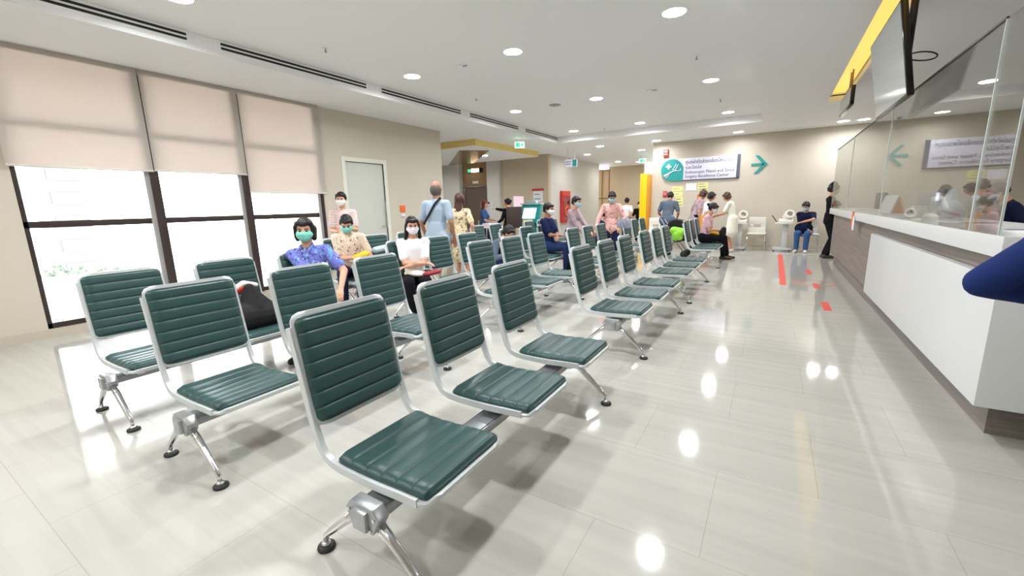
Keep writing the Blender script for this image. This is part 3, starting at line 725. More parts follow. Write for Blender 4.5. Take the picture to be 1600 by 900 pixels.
    link('hair', fuse(hv, 'hair', M[hcol], vox * .9, 2), body)
    for q in (1, -1):
        MB().ball(P_(.078, q * .030, .006), (.008, .014, .007), 8, h3).build('eye', M['hair'], body, smooth=True)
        MB().cone(P_(.082, q * .018, .026), P_(.074, q * .046, .027), .0045, .004, n=6).build('eyebrow', M['hair'], body, smooth=True)
    if mask:
        mk = MB(); mk.cone(P_(.048, .026, -.030), P_(.048, -.026, -.030), .048, .048, n=12); mk.ball(P_(.055, 0, -.055), (.048, .058, .044), 14, h3); mk.ball(P_(.085, 0, -.028), (.026, .03, .03), 10, h3)
        for q in (1, -1): mk.cone(P_(.05, q * .045, -.025), P_(.02, q * .066, -.032), .024, .018, n=8)
        mo = link('face_mask', fuse(mk, 'face_mask', M[mask], min(vox, .008), 2), body)
        for q in (1, -1): MB().tube([P_(.04, q * .068, -.015), P_(-.012, q * .086, .008), P_(-.016, q * .087, -.01), P_(-.012, q * .084, -.03), P_(.03, q * .066, -.055)], .0022, 5).build('ear_loop', M['mask_white'], mo)
    if glasses:
        gl = MB()
        for q in (1, -1):
            pts = [P_(.098, q * (.032 + .022 * math.cos(a)), .004 + .017 * math.sin(a)) for a in [i * PI / 6 for i in range(13)]]
            gl.tube(pts, .0022, 5); gl.tube([P_(.096, q * .054, .008), P_(.0, q * .082, .01)], .002, 5)
        gl.tube([P_(.099, .01, .006), P_(.099, -.01, .006)], .002, 5)
        gl.build('glasses', M['leather_red'], body)
    rz3 = Matrix.Rotation(math.radians(yaw), 3, 'Z')
    if top3:                        # stand so that the crown of the head is at this point
        crown = hc + V((0, 0, .122)); s = top3[2] / crown.z; o3 = rz3 @ V((crown.x * s, crown.y * s, 0)); loc = (top3[0] - o3.x, top3[1] - o3.y, 0)
    if anchor:                      # put the left elbow here
        e_ = rz3 @ (arm[1][0] * s); loc = (anchor[0] - e_.x, anchor[1] - e_.y, 0)
    body.location = loc; body.rotation_euler = (0, 0, math.radians(yaw)); body.scale = (s, s, s)
    body['hm'] = 0; del body['hm']
    return body, dict(T=T, arm=arm, Hd=Hd, hc=hc, h3=h3, leg=leg)
def local_to_world(body, p): return Matrix.Translation(body.location) @ body.rotation_euler.to_matrix().to_4x4() @ Matrix.Scale(body.scale[0], 4) @ p
def held(name, mb, m, body, label, cat, **k):
    """something held by a person: its own top-level object, mesh made in the person's frame"""
    o = mb.build(name, m, None, **k); o.location = body.location; o.rotation_euler = body.rotation_euler; o.scale = body.scale; return tag(o, label, cat)

# seated people near the camera
p1, q1 = person((-3.83, 2.50, 0), -50, 'seated woman in purple floral shirt and teal mask, short dark hair', 'sit', s=1.0, vox=.008, lean=-4, side=6, head=(4, 8), hands={1: (.28, .31, .09), -1: (.32, .23, .08)}, poles={1: (-.3, .8, -.5), -1: (-.3, -.8, -.5)},
    feet={1: (.36, .06, .08), -1: (.42, -.1, .08)}, top='fl_purple', collar='fl_purple', bottom='tr_black', hair='bob', hcol='hair', mask='mask_teal', shoes='shoe_black')
p2, q2 = person((-5.2, 3.97, 0), -38, 'seated man in tan patterned shirt looking down, teal mask', 'sit', s=1.02, vox=.009, lean=10, head=(26, -4), hands={1: (.25, .15, .25), -1: (.25, .03, .24)}, feet={1: (.42, .1, .08), -1: (.36, -.12, .08)},
    top='fl_tan', collar='fl_tan', bottom='tr_navy', hair='short', mask='mask_teal', shoes='shoe_black', girth=1.06)
p4, q4 = person((-3.88, 3.92, 0), -42, 'seated woman in white tee with glasses, arms crossed', 'sit', s=.97, vox=.009, lean=-2, head=(6, 4), hands={1: (.20, -.10, .17), -1: (.22, .10, .20)}, poles={1: (-.1, .8, -.6), -1: (-.1, -.8, -.6)}, feet={1: (.42, .1, .08), -1: (.38, -.08, .08)},
    top='shirt_white', bottom='tr_black', hair='long', mask='mask_white', glasses=True, shoes='shoe_white')
p9, q9 = person((-3.86, 7.72, 0), 0, 'seated man in navy polo and dark jeans, white mask, arms folded', 'sit', s=1.08, lean=-3, head=(8, -5), hands={1: (.22, -.08, .16), -1: (.24, .06, .18)}, poles={1: (0, .7, -.6), -1: (0, -.7, -.6)}, top='shirt_navy', bottom='jeans_dark', hair='short', mask='mask_white', skin='skin_dark')
p20, q20 = person((-1.38, 10.95, 0), 0, 'seated woman in pink rose shirt on last bench looking at papers', 'sit', s=1.03, lean=10, head=(22, 0), hands={1: (.30, .05, .20), -1: (.31, -.04, .22)}, feet={1: (.50, .06, .08), -1: (.44, -.1, .08)}, top='fl_rose', bottom='tr_black', hair='bun', mask='mask_white', shoes='shoe_brown')
p21, q21 = person((.72, 13.28, 0), -100, 'seated person in navy tee and jeans with raised elbow on white chair', 'sit', s=.98, lean=8, head=(24, -10), seat=.43, hands={1: (.24, -.04, .30), -1: (.22, .1, .10)}, poles={1: (.1, .9, .25), -1: (-.2, -.8, -.4)}, top='tr_navy', bottom='jeans', hair='short', mask='mask_blue', shoes='shoe_white')
p10, q10 = person((-3.82, 5.42, 0), 10, 'child crouched on bench in grey top holding up a black phone', 'sit', s=.93, lean=38, head=(20, 0), hands={1: (.16, .0, .34), -1: (.24, -.14, .44)}, top='shirt_grey', sleeve='long', bottom='jeans_dark', hair='short', shoes='shoe_white')
p13, q13 = person((-3.53, 9.72, 0), 20, 'child in navy and blue jacket sitting behind the two standing people', 'sit', s=.95, lean=8, head=(14, 30), top='shirt_navy', sleeve='long', bottom='tr_navy', collar='shirt_blue')
# standing people
p3, q3 = person((0, 0, 0), -50, 'standing woman in pale striped top behind the seated man in tan', top3=(-5.85, 4.4, 1.62), head=(4, 0), hands={1: (.26, .06, .24), -1: (.26, -.05, .18)}, top='stripe_top', bottom='tr_navy', hair='short', mask='mask_white', shoes='shoe_white')
p5, q5 = person((0, 0, 0), 100, 'standing balding man in pale blue polo seen from behind', top3=(-4.47, 5.1, 1.75), head=(2, 0), girth=1.12, top='shirt_blue', bottom='khaki', hair='bald', hcol='hairgrey', shoes='shoe_brown', skin='skin_dark')
st = MB().ribbon([(-.085, -.13, 1.43), (-.13, -.05, 1.34), (-.135, .06, 1.18), (-.10, .17, 1.05)], (0, .6, .8), .035, .006)
held('crossbody_strap', st, M['bag_black'], p5, 'dark bag strap across the back of the man in pale blue', 'bag strap')
p6, q6 = person((-4.95, 6.45, 0), 110, 'standing woman with long brown hair in floral dress, from behind', top3=(-4.80, 6.07, 1.58), top='fl_dress', legs='dress', hair='long', hcol='hairbrown', hands={1: (.12, .2, .1), -1: (.02, -.25, -.02)}, shoes='shoe_brown')
p7, q7 = person((-6.62, 9.8, 0), 20, 'woman with red-brown hair in bright blue top at the trolley', top3=(-6.9, 9.85, 1.51), head=(6, 0), top='jeans', hair='long', hcol='hairred', hands={1: (.34, .05, .18), -1: (.3, -.1, .12)}, bottom='tr_navy')
p8, q8 = person((-5.98, 9.75, 0), 175, 'woman in dark suit stretching one arm out to the left', top3=(-6.2, 9.9, 1.54), head=(0, 0), top='tr_black', sleeve='long', collar='pinkpaper', hair='bun', hands={1: (.3, .1, .1), -1: (.52, -.08, .50)}, poles={-1: (0, -.3, -.9)}, bottom='tr_black')
p11, q11 = person((-3.42, 8.15, 0), -5, 'standing woman in mauve shirt and blue mask, in profile', top3=(-3.2, 7.6, 1.49), lean=10, head=(6, -6), hands={1: (.42, .06, .12), -1: (.36, -.12, .08)}, top='shirt_mauve', sleeve='long', bottom='tr_black', hair='short', hcol='hair', mask='mask_blue')
p12, q12 = person((-2.50, 7.55, 0), -72, 'standing man in pink patterned shirt and mask looking down', top3=(-2.93, 8.85, 1.58), lean=7, head=(26, 6), hands={1: (.20, .19, .04), -1: (.16, -.34, -.02)}, poles={1: (-.5, .8, 0), -1: (-.5, -.8, .1)}, top='fl_pink', sleeve='long', collar='fl_pink', bottom='tr_navy', hair='short', mask='mask_blue', girth=1.0)
p14, q14 = person((-4.15, 14.1, 0), 95, 'person in white shirt far down the corridor, hands clasped behind', top3=(-4.19, 14.2, 1.51), lean=6, hands={1: (-.16, .05, .06), -1: (-.16, -.05, .06)}, poles={1: (-.3, .8, 0), -1: (-.3, -.8, 0)}, top='shirt_white', bottom='tr_black', hair='short')
p15, q15 = person((-3.92, 14.7, 0), -60, 'small far figure in dark clothes beside the yellow pillar', s=.82, head=(10, 0), top='tr_black', bottom='tr_black', hair='short', mask='mask_white')
p16, q16 = person((-2.46, 12.6, 0), 88, 'man in slate grey tee and faded jeans leaning over a table', top3=(-2.50, 12.6, 1.61), lean=18, head=(22, 0), hands={1: (.28, .2, .12), -1: (.28, -.2, .12)}, top='shirt_grey', bottom='jeans_pale', hair='short', skin='skin_dark', girth=1.15)
p17, q17 = person((-1.68, 12.75, 0), 30, 'woman in lilac top with brown hair bending at the far wall', top3=(-1.67, 12.8, 1.64), lean=14, head=(20, 0), top='shirt_mauve', bottom='tr_black', hair='bob', hcol='hairbrown')
p18, q18 = person((-1.44, 12.45, 0), 15, 'woman in white tee and ochre skirt beside the nurse', top3=(-1.44, 12.6, 1.57), lean=10, head=(18, 0), top='shirt_white', bottom='orange', legs='skirt', hair='bob')
p19, q19 = person((-1.00, 12.6, 0), 170, 'nurse in cream uniform with brown hair reaching to the left', top3=(-1.09, 12.6, 1.55), lean=12, head=(24, 0), hands={1: (.38, .04, .22), -1: (.40, -.06, .2)}, top='uniform', bottom='uniform', legs='skirt', hair='bob', hcol='hairbrown', shoes='shoe_white')
p22, q22 = person((1.20, 11.9, 0), 10, 'slim woman in sleeveless black clothes half hidden behind counter end', top3=(1.11, 11.9, 1.64), girth=.72, head=(6, -10), top='tr_black', sleeve='none', bottom='tr_black', hair='curly', hands={1: (.3, .1, .25), -1: (.3, -.1, .25)}, shoes='shoe_brown')
p23, q23 = person((.93, 1.55, 0), 90, 'deep blue sleeve and elbow of a person at the counter near edge', s=.955, vox=.012, side=-4, top='shirt_arm', sleeve='long', bottom='tr_black', head=(10, 0), anchor=(.585, 1.9), hands={1: (.20, .13, .20), -1: (.2, -.1, .3)}, poles={1: (-.25, 1.0, .1), -1: (0, -1, -.5)}, feet={1: (.0, -.02, .08), -1: (0, -.2, .08)}, girth=1.1)
p24, q24 = person((1.95, 6.1, 0), 170, 'staff member with dark hair bending behind the counter', top3=(2.22, 7.3, 1.47), lean=22, head=(26, 0), top='tr_navy', sleeve='long', bottom='tr_black', hair='short', mask='mask_white')

# things people hold
h = held('yellow_bag', MB().cone((.33, .20, .72), (.37, .08, .68), .05, .045).cone((.36, .18, .70), (.40, .26, .74), .035, .012), M['bag_yellow'], p2, 'yellow plastic bag in the hands of the man in tan', 'bag', smooth=True)
held('red_bag', MB().cone((.24, .26, .58), (.34, .12, .57), .055, .05, .6, V((0, 0, 1))), M['leather_red'], p4, 'dark red pouch in the lap of the woman in white', 'bag', smooth=True)
held('cloth_wrap', MB().cone((.10, -.06, .56), (.24, .08, .56), .085, .06, .6, V((0, 0, 1))), M['uniform'], p4, 'cream folded cloth in the lap of the woman in white', 'cloth', smooth=True)
held('mobile_phone', MB().box(.2, .34, .12, .128, .70, .715), M['orange'], p4, 'orange edged phone held by the woman in white', 'phone', bevel=.003)
held('yellow_purse', MB().cone((.18, .1, .58), (.32, -.04, .56), .06, .045, .7, V((0, 0, 1))), M['bag_yellow'], p20, 'mustard yellow purse in the lap of the woman in pink', 'purse', smooth=True)
held('black_backpack', MB().cone((.40, -.1, .60), (.42, -.12, .68), .075, .055), M['bag_black'], p20, 'black bag on the knees of the woman in pink', 'bag', smooth=True)
held('dark_bag', MB().cone((.16, .06, .62), (.18, -.08, .62), .13, .13, .7, V((1, 0, 0))), M['tr_navy'], p21, 'navy bag in the lap of the person on the white chair', 'bag', smooth=True)
ph = MB().box(.30, .33, -.14, -.02, .62, .78); held('black_phone', ph, M['blackgloss'], p10, 'black phone held up by the crouched child', 'phone', bevel=.004)
held('paper_sheet', MB().box(.40, .405, -.12, .12, .84, 1.04), M['paper'], p20, 'white papers held by the woman in pink', 'papers')

# ================================================================== PROPS
# bags on benches
def blob(name, parts, m, label, cat, vox=.012, sm=3, parent=None):
    mb = MB()
    for p in parts: mb.cone(*p)
    o = link(name, fuse(mb, name, m, vox, sm), parent)
    return tag(o, label, cat) if label else o
bk = blob('black_backpack', [((-3.66, 1.72, .50), (-3.66, 1.92, .49), .115, .11), ((-3.68, 1.80, .56), (-3.70, 1.80, .72), .11, .045), ((-3.66, 1.9, .5), (-3.69, 1.85, .64), .1, .05)], M['bag_black'], 'black cloth bag standing on the nearest bench of the third column', 'bag', .01)
blob('scarf', [((-3.74, 1.66, .55), (-3.76, 1.70, .70), .028, .03), ((-3.76, 1.70, .70), (-3.72, 1.82, .745), .028, .024)], M['red'], None, None, .008, 1, bk).name = 'red_scarf'
blob('bag_lining', [((-3.76, 1.66, .70), (-3.74, 1.78, .765), .022, .025), ((-3.74, 1.78, .765), (-3.70, 1.86, .745), .025, .018)], M['uniform'], None, None, .008, 1, bk)
b2 = blob('khaki_bag', [((-5.15, 4.55, .48), (-5.08, 4.80, .48), .09, .085), ((-5.18, 4.56, .58), (-5.2, 4.78, .61), .08, .07)], M['bag_khaki'], 'khaki cloth bag on the bench beside the man in tan', 'bag')
blob('plastic_bag', [((-5.18, 4.42, .73), (-5.16, 4.66, .76), .05, .045), ((-5.15, 4.55, .74), (-5.1, 4.60, .79), .04, .03)], M['bag_blue'], 'pale blue plastic bag on top of the khaki bag', 'bag')
e = empty('bottle_pack', (-2.62, 8.70, .84), label='shrink wrapped pack of clear water bottles carried by the man in pink', cat='bottle pack')
for i in range(4):
    for j in range(2):
        MB().lathe([(.001, 0), (.032, .004), (.034, .02), (.031, .06), (.034, .10), (.033, .14), (.014, .175), (.014, .195), (.001, .196)], (i * .07 - .105, j * .07 - .035, 0), 12).build('bottle', M['bottle'], e, smooth=True)
# stroller
e = empty('stroller', (-2.0, 11.05, 0), label='black baby stroller with hood and bright green bag hanging on it', cat='stroller')
hd = MB()
for i in range(9):
    pass
hood = MB(); n1 = 12
prof = [(.24 * math.cos(a), .24 * math.sin(a)) for a in [PI * i / n1 for i in range(n1 + 1)]]
hood.poly([(x, -.2, .68 + z) for x, z in prof], (0, .40, 0)); hood.build('hood', M['bag_black'], e, bevel=.03)
MB().poly([(-.2, -.17, .68), (.2, -.17, .68), (.26, -.17, .42), (-.02, -.17, .36)], (0, .34, 0)).build('seat_fabric', M['bag_black'], e, bevel=.02)
for q in (-.2, .2): MB().tube([(-.36, q, .95), (-.2, q, .68), (.22, q, .12)], .013, 8).tube([(.0, q, .5), (-.22, q, .12)], .013, 8).build('frame_tube', M['beam'], e, smooth=True)
MB().tube([(-.36, -.2, .95), (-.36, .2, .95)], .014, 8).build('handle_bar', M['rubber'], e, smooth=True)
for x in (-.22, .22):
    for q in (-.22, .22): MB().lathe([(.001, -.015), (.08, -.015), (.085, 0), (.08, .015), (.001, .015)], (x, q, .088), 18, Matrix.Rotation(PI / 2, 3, 'X')).build('wheel', M['rubber'], e, smooth=True)
blob('green_bag', [((-2.02, 10.78, .66), (-1.84, 10.78, .64), .10, .085), ((-1.98, 10.77, .5), (-1.88, 10.77, .5), .085, .075), ((-1.95, 10.77, .56), (-1.9, 10.77, .6), .12, .11)], M['bag_green'], 'bright green plastic bag hanging on the stroller', 'bag')

# white chairs along the far wall
def white_chair():
    r = empty('white_chair', (0, 0, 0))
    s = MB()                     # back with a slot, facing -y
    s.box(-.20, .20, -.012, .012, .46, .60).box(-.20, .20, -.012, .012, .68, .88).box(-.20, -.09, -.012, .012, .60, .68).box(.09, .20, -.012, .012, .60, .68)
    s.build('backrest', M['whiteplastic'], r, bevel=.004)
    MB().box(-.22, .22, -.42, .02, .43, .455).build('seat', M['whiteplastic'], r, bevel=.01)
    for x in (-.2, .2):
        MB().tube([(x, -.40, .43), (x * 1.12, -.43, .012)], .012, 8).build('leg', M['chrome'], r, smooth=True); MB().tube([(x, 0, .5), (x * 1.05, .0, .40), (x * 1.15, .06, .012)], .012, 8).build('leg', M['chrome'], r, smooth=True)
    MB().tube([(-.2, -.38, .42), (.2, -.38, .42)], .01, 8).build('seat_brace', M['chrome'], r, smooth=True)
    return r
c0 = white_chair(); c0.location = (-.36, 13.5, 0); tag(c0, 'empty white chair with slotted back between two table stands', 'chair', 'white chairs by the far wall')
c1 = copy_tree(c0); c1.location = (.80, 13.52, 0); tag(c1, 'white chair under the seated person in navy', 'chair')
c2 = copy_tree(c0); c2.location = (-3.05, 13.4, 0); tag(c2, 'white slotted chair beside the yellow pillar', 'chair')
# height-adjustable instrument tables with blood pressure monitors
def stand_table(x, y, label, mlabel):
    r = empty('instrument_table', (x, y, 0), label=label, cat='table', group='white instrument tables')
    MB().box(-.21, .21, -.22, .2, .70, .735).build('table_top', M['white'], r, bevel=.01)
    MB().box(-.03, .1, -.06, .06, .06, .70).build('column', M['white'], r, bevel=.01)
    MB().box(-.22, .2, -.24, -.16, .035, .09).box(-.22, .2, .12, .2, .035, .09).box(-.03, .09, -.2, .16, .04, .08).build('base', M['white'], r, bevel=.01)
    for cx in (-.19, .17):
        for cy in (-.2, .16): MB().lathe([(.001, -.012), (.02, -.012), (.02, .012), (.001, .012)], (cx, cy, .021), 10, Matrix.Rotation(PI / 2, 3, 'X')).build('castor', M['rubber'], r)
    m_ = empty('blood_pressure_monitor', (x + .03, y, .737), label=mlabel, cat='medical device', group='blood pressure monitors')
    MB().poly([(-.16, -.14, 0), (-.16, .14, 0), (-.16, .14, .10), (-.16, -.06, .10), (-.16, -.14, .05)], (.32, 0, 0)).build('monitor_base', M['whiteplastic'], m_, bevel=.012)
    MB().ring([(.07, -.12), (.11, -.12), (.115, 0), (.11, .12), (.07, .12)], 18).build('arm_tunnel', M['whiteplastic'], m_).matrix_local = Matrix.Translation((.05, .02, .19)) @ Matrix.Rotation(1.2, 4, 'X') @ Matrix.Rotation(.2, 4, 'Y')
    return r
stand_table(-.80, 13.25, 'white pedestal table right of the nurse', 'white arm cuff monitor on the table right of the nurse')
stand_table(.26, 13.3, 'white pedestal table left of the seated person in navy', 'white arm cuff monitor on the table next to the seated person')
tag(MB().ribbon([(-.03, 13.16, .93), (.02, 13.16, .86), (.085, 13.16, .755)], (0, 1, 0), .05, .02).build('handheld_printer', M['black'], bevel=.004), 'thin black device sticking up at the left of the right table', 'device')
e = empty('writing_table', (-2.25, 13.3, 0), label='white table where the man in slate grey leans', cat='table')
MB().box(-.35, .45, -.25, .3, .70, .735).build('table_top', M['white'], e, bevel=.006)
for x in (-.32, .42):
    for y in (-.22, .27): MB().tube([(x, y, .7), (x, y, 0)], .014, 8).build('leg', M['chrome'], e, smooth=True)
blob('black_bag', [((-2.2, 13.25, .775), (-1.9, 13.2, .77), .035, .03), ((-2.1, 13.15, .77), (-2.0, 13.35, .77), .035, .03)], M['bag_black'], 'flat black bag on the white table by the grey shirted man', 'bag')

# ---- far wall signs
def panel(mb, x0, x1, z0, z1, y, d=.02): return mb.box(x0, x1, y - d, y, z0, z1)
sg = empty('wall_sign', (-1.95, 13.86, 1.98), label='large white clinic sign with teal round emblem on the far wall', cat='sign')
q = Matrix.Identity(4)
MB().box(-.62, 1.03, -.05, 0, 0, .62).build('sign_panel', M['signwhite'], sg, bevel=.004)
MB().box(.955, 1.035, -.055, 0, -.005, .63).build('sign_end_cap', M['signgrey'], sg)
MB().box(-.5, 1.03, -.045, 0, -.02, .0).build('sign_lower_edge', M['signgrey'], sg)
pts = [(-.45, -.06, -.02)] + [(-.78 + .32 * math.cos(a), -.06, .3 + .32 * math.sin(a)) for a in [math.radians(270 - i * 15) for i in range(0, 13)]] 
pts = [(-.46, -.06, -.02), (-.46, -.06, .40)] + [(-.78 + .32 * math.cos(a), -.06, .30 + .32 * math.sin(a)) for a in [math.radians(18 + i * 14) for i in range(0, 19)]]
em = MB().poly([p for p in pts], (0, .06, 0)).build('emblem', M['teal'], sg)
MB().box(-.96, -.80, -.070, -.055, .385, .435).box(-.905, -.855, -.073, -.055, .33, .49).build('cross', M['signwhite'], em)
s = MB(); s.tube([(-1.0, -.064, .13), (-.92, -.064, .17), (-.76, -.064, .26), (-.68, -.064, .30)], [.035, .03, .012, .010], 8)
s.tube([(-.70, -.064, .26), (-.60, -.064, .46)], .012, 6); s.tube([(-.76, -.064, .30), (-.66, -.064, .48)], .010, 6); s.tube([(-.70, -.064, .29), (-.60, -.064, .27), (-.52, -.064, .29), (-.55, -.064, .35)], .011, 6); s.tube([(-.96, -.064, .07), (-.90, -.064, .11), (-.86, -.064, .16)], .012, 6)
s.build('instrument_symbol', M['signwhite'], em)
for body_, z, sz, wd in (('ศูนย์ผ่าตัดส่องกล้องโพรงจมูก', .50, .14, 1.28), ('และไซนัส', .35, .13, .44), ('Endoscopic Nasal and Sinus', .215, .12, 1.30), ('Surgery Excellence Center', .09, .12, 1.18)):
    t_ = link('lettering', text_mesh(body_, sz, M['ink'], 'lettering', width=wd), sg); t_.location = (-.41, -.053, z)
ar = MB(); ar.poly([(-.64, 13.85, 2.27), (-.64, 13.85, 2.33), (-.34, 13.85, 2.33), (-.34, 13.85, 2.27)], (0, -.015, 0))
ar.poly([(-.25, 13.85, 2.30), (-.47, 13.85, 2.54), (-.56, 13.85, 2.54), (-.36, 13.85, 2.30), (-.56, 13.85, 2.06), (-.47, 13.85, 2.06)], (0, -.015, 0))
tag(ar.build('direction_arrow', M['teal']), 'teal arrow pointing right on the far wall beside the big sign', 'arrow sign')
e = empty('fire_alarm_bell', (-2.93, 13.86, 2.79), label='red alarm sounder high on the far wall left of the sign', cat='fire alarm')
MB().box(-.07, .07, -.06, 0, -.11, .11).build('alarm_body', M['red'], e, bevel=.015); MB().box(-.05, .05, -.075, -.055, .02, .06).build('alarm_lens', M['whiteplastic'], e, bevel=.006); MB().box(-.05, .05, -.07, -.058, -.05, -.02).build('alarm_slot', M['pinkpaper'], e)
e = empty('fire_call_point', (-2.91, 13.86, 1.58), label='small red call point on the far wall below the sign emblem', cat='fire alarm')
MB().box(-.06, .06, -.05, 0, -.09, .09).build('call_point_body', M['red'], e, bevel=.01); MB().box(-.04, .04, -.056, -.045, -.02, .0).box(-.04, .04, -.056, -.045, .03, .045).build('call_point_marks', M['pinkpaper'], e)
def notice(x0, x1, z0, z1, m, lab, lines=3, lm='ink', y=13.858, nm='notice_sheet'):
    e = empty(nm, ((x0 + x1) / 2, y, z0), label=lab, cat='notice', group='notices taped to the far wall'); w = (x1 - x0) / 2; hh = z1 - z0
    MB().box(-w, w, -.004, 0, 0, hh).build('sheet', M[m], e)
    if lines:
        s = MB()
        for i in range(lines): z = hh * (1 - (i + .7) / (lines + .4)); s.box(-w * .8, w * (.3 + .5 * ((i * 7) % 3) / 2), -.006, -.003, z - hh * .03, z + hh * .03)
        s.build('print_lines', M[lm], e)
notice(-2.72, -2.40, 1.66, 1.80, 'ypaper', 'topmost pale yellow notice above the man in slate grey', 1)
notice(-2.72, -2.40, 1.50, 1.64, 'ypaper', 'middle pale yellow notice above the man in slate grey', 1)
notice(-2.60, -2.38, 1.18, 1.48, 'ypaper', 'lowest pale yellow notice right of the man in slate grey', 3)
notice(-2.32, -2.02, 1.66, 1.88, 'paper', 'plain white notice sheet under the big sign', 0)
notice(-1.99, -1.70, 1.65, 1.88, 'ypaper', 'pale yellow notice right of the white sheet', 3)
notice(-1.99, -1.80, 1.33, 1.54, 'opaper', 'orange notice beside the brown haired woman', 1, 'paper')

# ---- lobby and corridor things
def exit_sign(x, y, z, rz, lab):
    e = empty('exit_sign', (x, y, z), rz, label=lab, cat='exit sign', group='lit green exit signs')
    MB().box(-.02, .02, -.17, .17, 0, .2).build('sign_box', M['greenlight'], e, bevel=.006)
    MB().box(.021, .024, -.14, .02, .02, .18).box(.021, .024, .05, .14, .05, .15).build('pictogram', M['greenpict'], e)
    e.scale = (.75, .75, .75)
    MB().tube([(0, -.1, .2), (0, -.1, (ZC - z) / .75)], .006, 6).tube([(0, .1, .2), (0, .1, (ZC - z) / .75)], .006, 6).build('hanger', M['chrome'], e)
exit_sign(-5.95, 10.2, 2.86, math.radians(-60), 'glowing green exit sign hanging by the lift lobby')
exit_sign(-4.4, 16.8, 2.82, math.radians(-80), 'glowing green exit sign hanging deep in the corridor')
e = empty('hanging_sign', (-5.6, 12.8, 2.5), math.radians(-80), label='small white and teal sign hanging from two rods in the corridor mouth', cat='sign')
MB().box(-.03, .03, -.20, .20, 0, .24).build('sign_box', M['signwhite'], e, bevel=.004); MB().box(.031, .036, .06, .19, .02, .22).build('teal_mark', M['teal'], e); MB().box(.031, .034, -.17, .02, .15, .17).box(.031, .034, -.17, .0, .08, .10).build('print_lines', M['ink'], e)
MB().box(-.032, -.0, -.21, -.19, -.005, .245).build('end_cap', M['signgrey'], e)
MB().tube([(0, -.12, .24), (0, -.12, .62)], .012, 8).tube([(0, .12, .24), (0, .12, .62)], .012, 8).build('rod', M['whiteplastic'], e)
e = empty('fire_hose_cabinet', (-7.0, 15.37, .65), label='red glass fronted fire hose cabinet on the corridor wall', cat='fire cabinet')
MB().box(0, .10, -.39, .39, 0, 1.2).build('cabinet_body', M['red'], e, bevel=.008)
MB().box(.10, .115, -.28, .28, .08, 1.02).build('cabinet_glass', mat('cabinet_glass', (150, 60, 66), .15), e)
MB().ring([(.12, .0), (.2, .0), (.2, .04), (.12, .04)], 20).build('hose_reel', M['opaper'], e).matrix_local = Matrix.Translation((.1, 0, .45)) @ Matrix.Rotation(PI / 2, 4, 'Y')
MB().ring([(.0, .0), (.08, .0), (.08, .035), (.0, .035)], 16).build('extinguisher_valve', M['black'], e).matrix_local = Matrix.Translation((.1, .16, .78)) @ Matrix.Rotation(PI / 2, 4, 'Y')
notice(-7.62, -7.22, 1.45, 1.85, 'paper', 'white notice with red heading on the beige lobby wall', 2, 'ink', 13.995)
tag(MB().box(-7.66, -7.18, 13.975, 13.995, 1.86, 1.93).build('red_heading_board', M['red']), 'red heading strip above the white notice on the beige wall', 'sign')
# poster far
tag(MB().box(-4.05, -3.5, 23.9, 23.98, .5, 2.1).build('roll_up_banner', M['magenta'], bevel=.01), 'magenta roll-up banner far behind the yellow pillar', 'banner')
tag(MB().box(-4.75, -4.6, 23.92, 23.99, 2.35, 2.55).build('alarm_box', M['red'], bevel=.02), 'small red alarm box high on the far corridor wall', 'fire alarm')
# yellow pillar kiosk
e = empty('yellow_pillar', (-3.50, 13.75, 0), math.radians(-8), label='tall bright yellow pillar sign at the corner of the far wall', cat='pillar')
MB().box(-.12, .10, -.12, .12, 0, 2.22).build('pillar_front', M['yellow'], e, bevel=.01); MB().box(.10, .16, -.10, .2, .0, 2.20).build('pillar_side', M['orange'], e, bevel=.01)
# kiosk
e = empty('registration_kiosk', (-5.88, 10.62, 0), math.radians(-10), label='teal self-service kiosk with tilted lit screen', cat='kiosk')
e.scale = (1.11, 1.11, 1.0)
MB().poly([(-.31, -.12, .86), (.31, -.12, .86), (.31, .04, 1.36), (-.31, .04, 1.36)], (0, .09, 0)).build('kiosk_head', M['teal'], e, bevel=.02)
MB().poly([(-.20, -.102, .98), (.20, -.102, .98), (.20, -.012, 1.27), (-.20, -.012, 1.27)], (0, .02, 0)).build('kiosk_screen', M['bluescreen'], e)
MB().box(-.24, .24, .02, .22, 0, .86).build('kiosk_body', M['teal'], e, bevel=.02)
MB().box(-.14, .16, -.145, -.12, .82, .96).build('yellow_note', M['ypaper'], e)
MB().box(-.33, .33, .0, .14, 1.36, 1.40).box(-.16, .16, .02, .12, 1.40, 1.47).build('kiosk_top', mat('kiosk_pale', (176, 208, 204), .5), e, bevel=.006)
# dark upright display seen from behind, next to the crouched child
e = empty('dark_display_stand', (-5.27, 8.72, 0), math.radians(35), label='dark brown back of an upright display stand behind the benches', cat='display stand')
MB().box(-.185, .185, -.03, .03, .82, 1.32).build('display_back', M['brown_dark'], e, bevel=.01); MB().tube([(0, 0, .9), (0, 0, .02)], .025, 10).build('pole', M['brown_dark'], e, smooth=True); MB().lathe([(.001, 0), (.2, 0), (.19, .02), (.001, .025)]).build('base', M['brown_dark'], e, smooth=True)
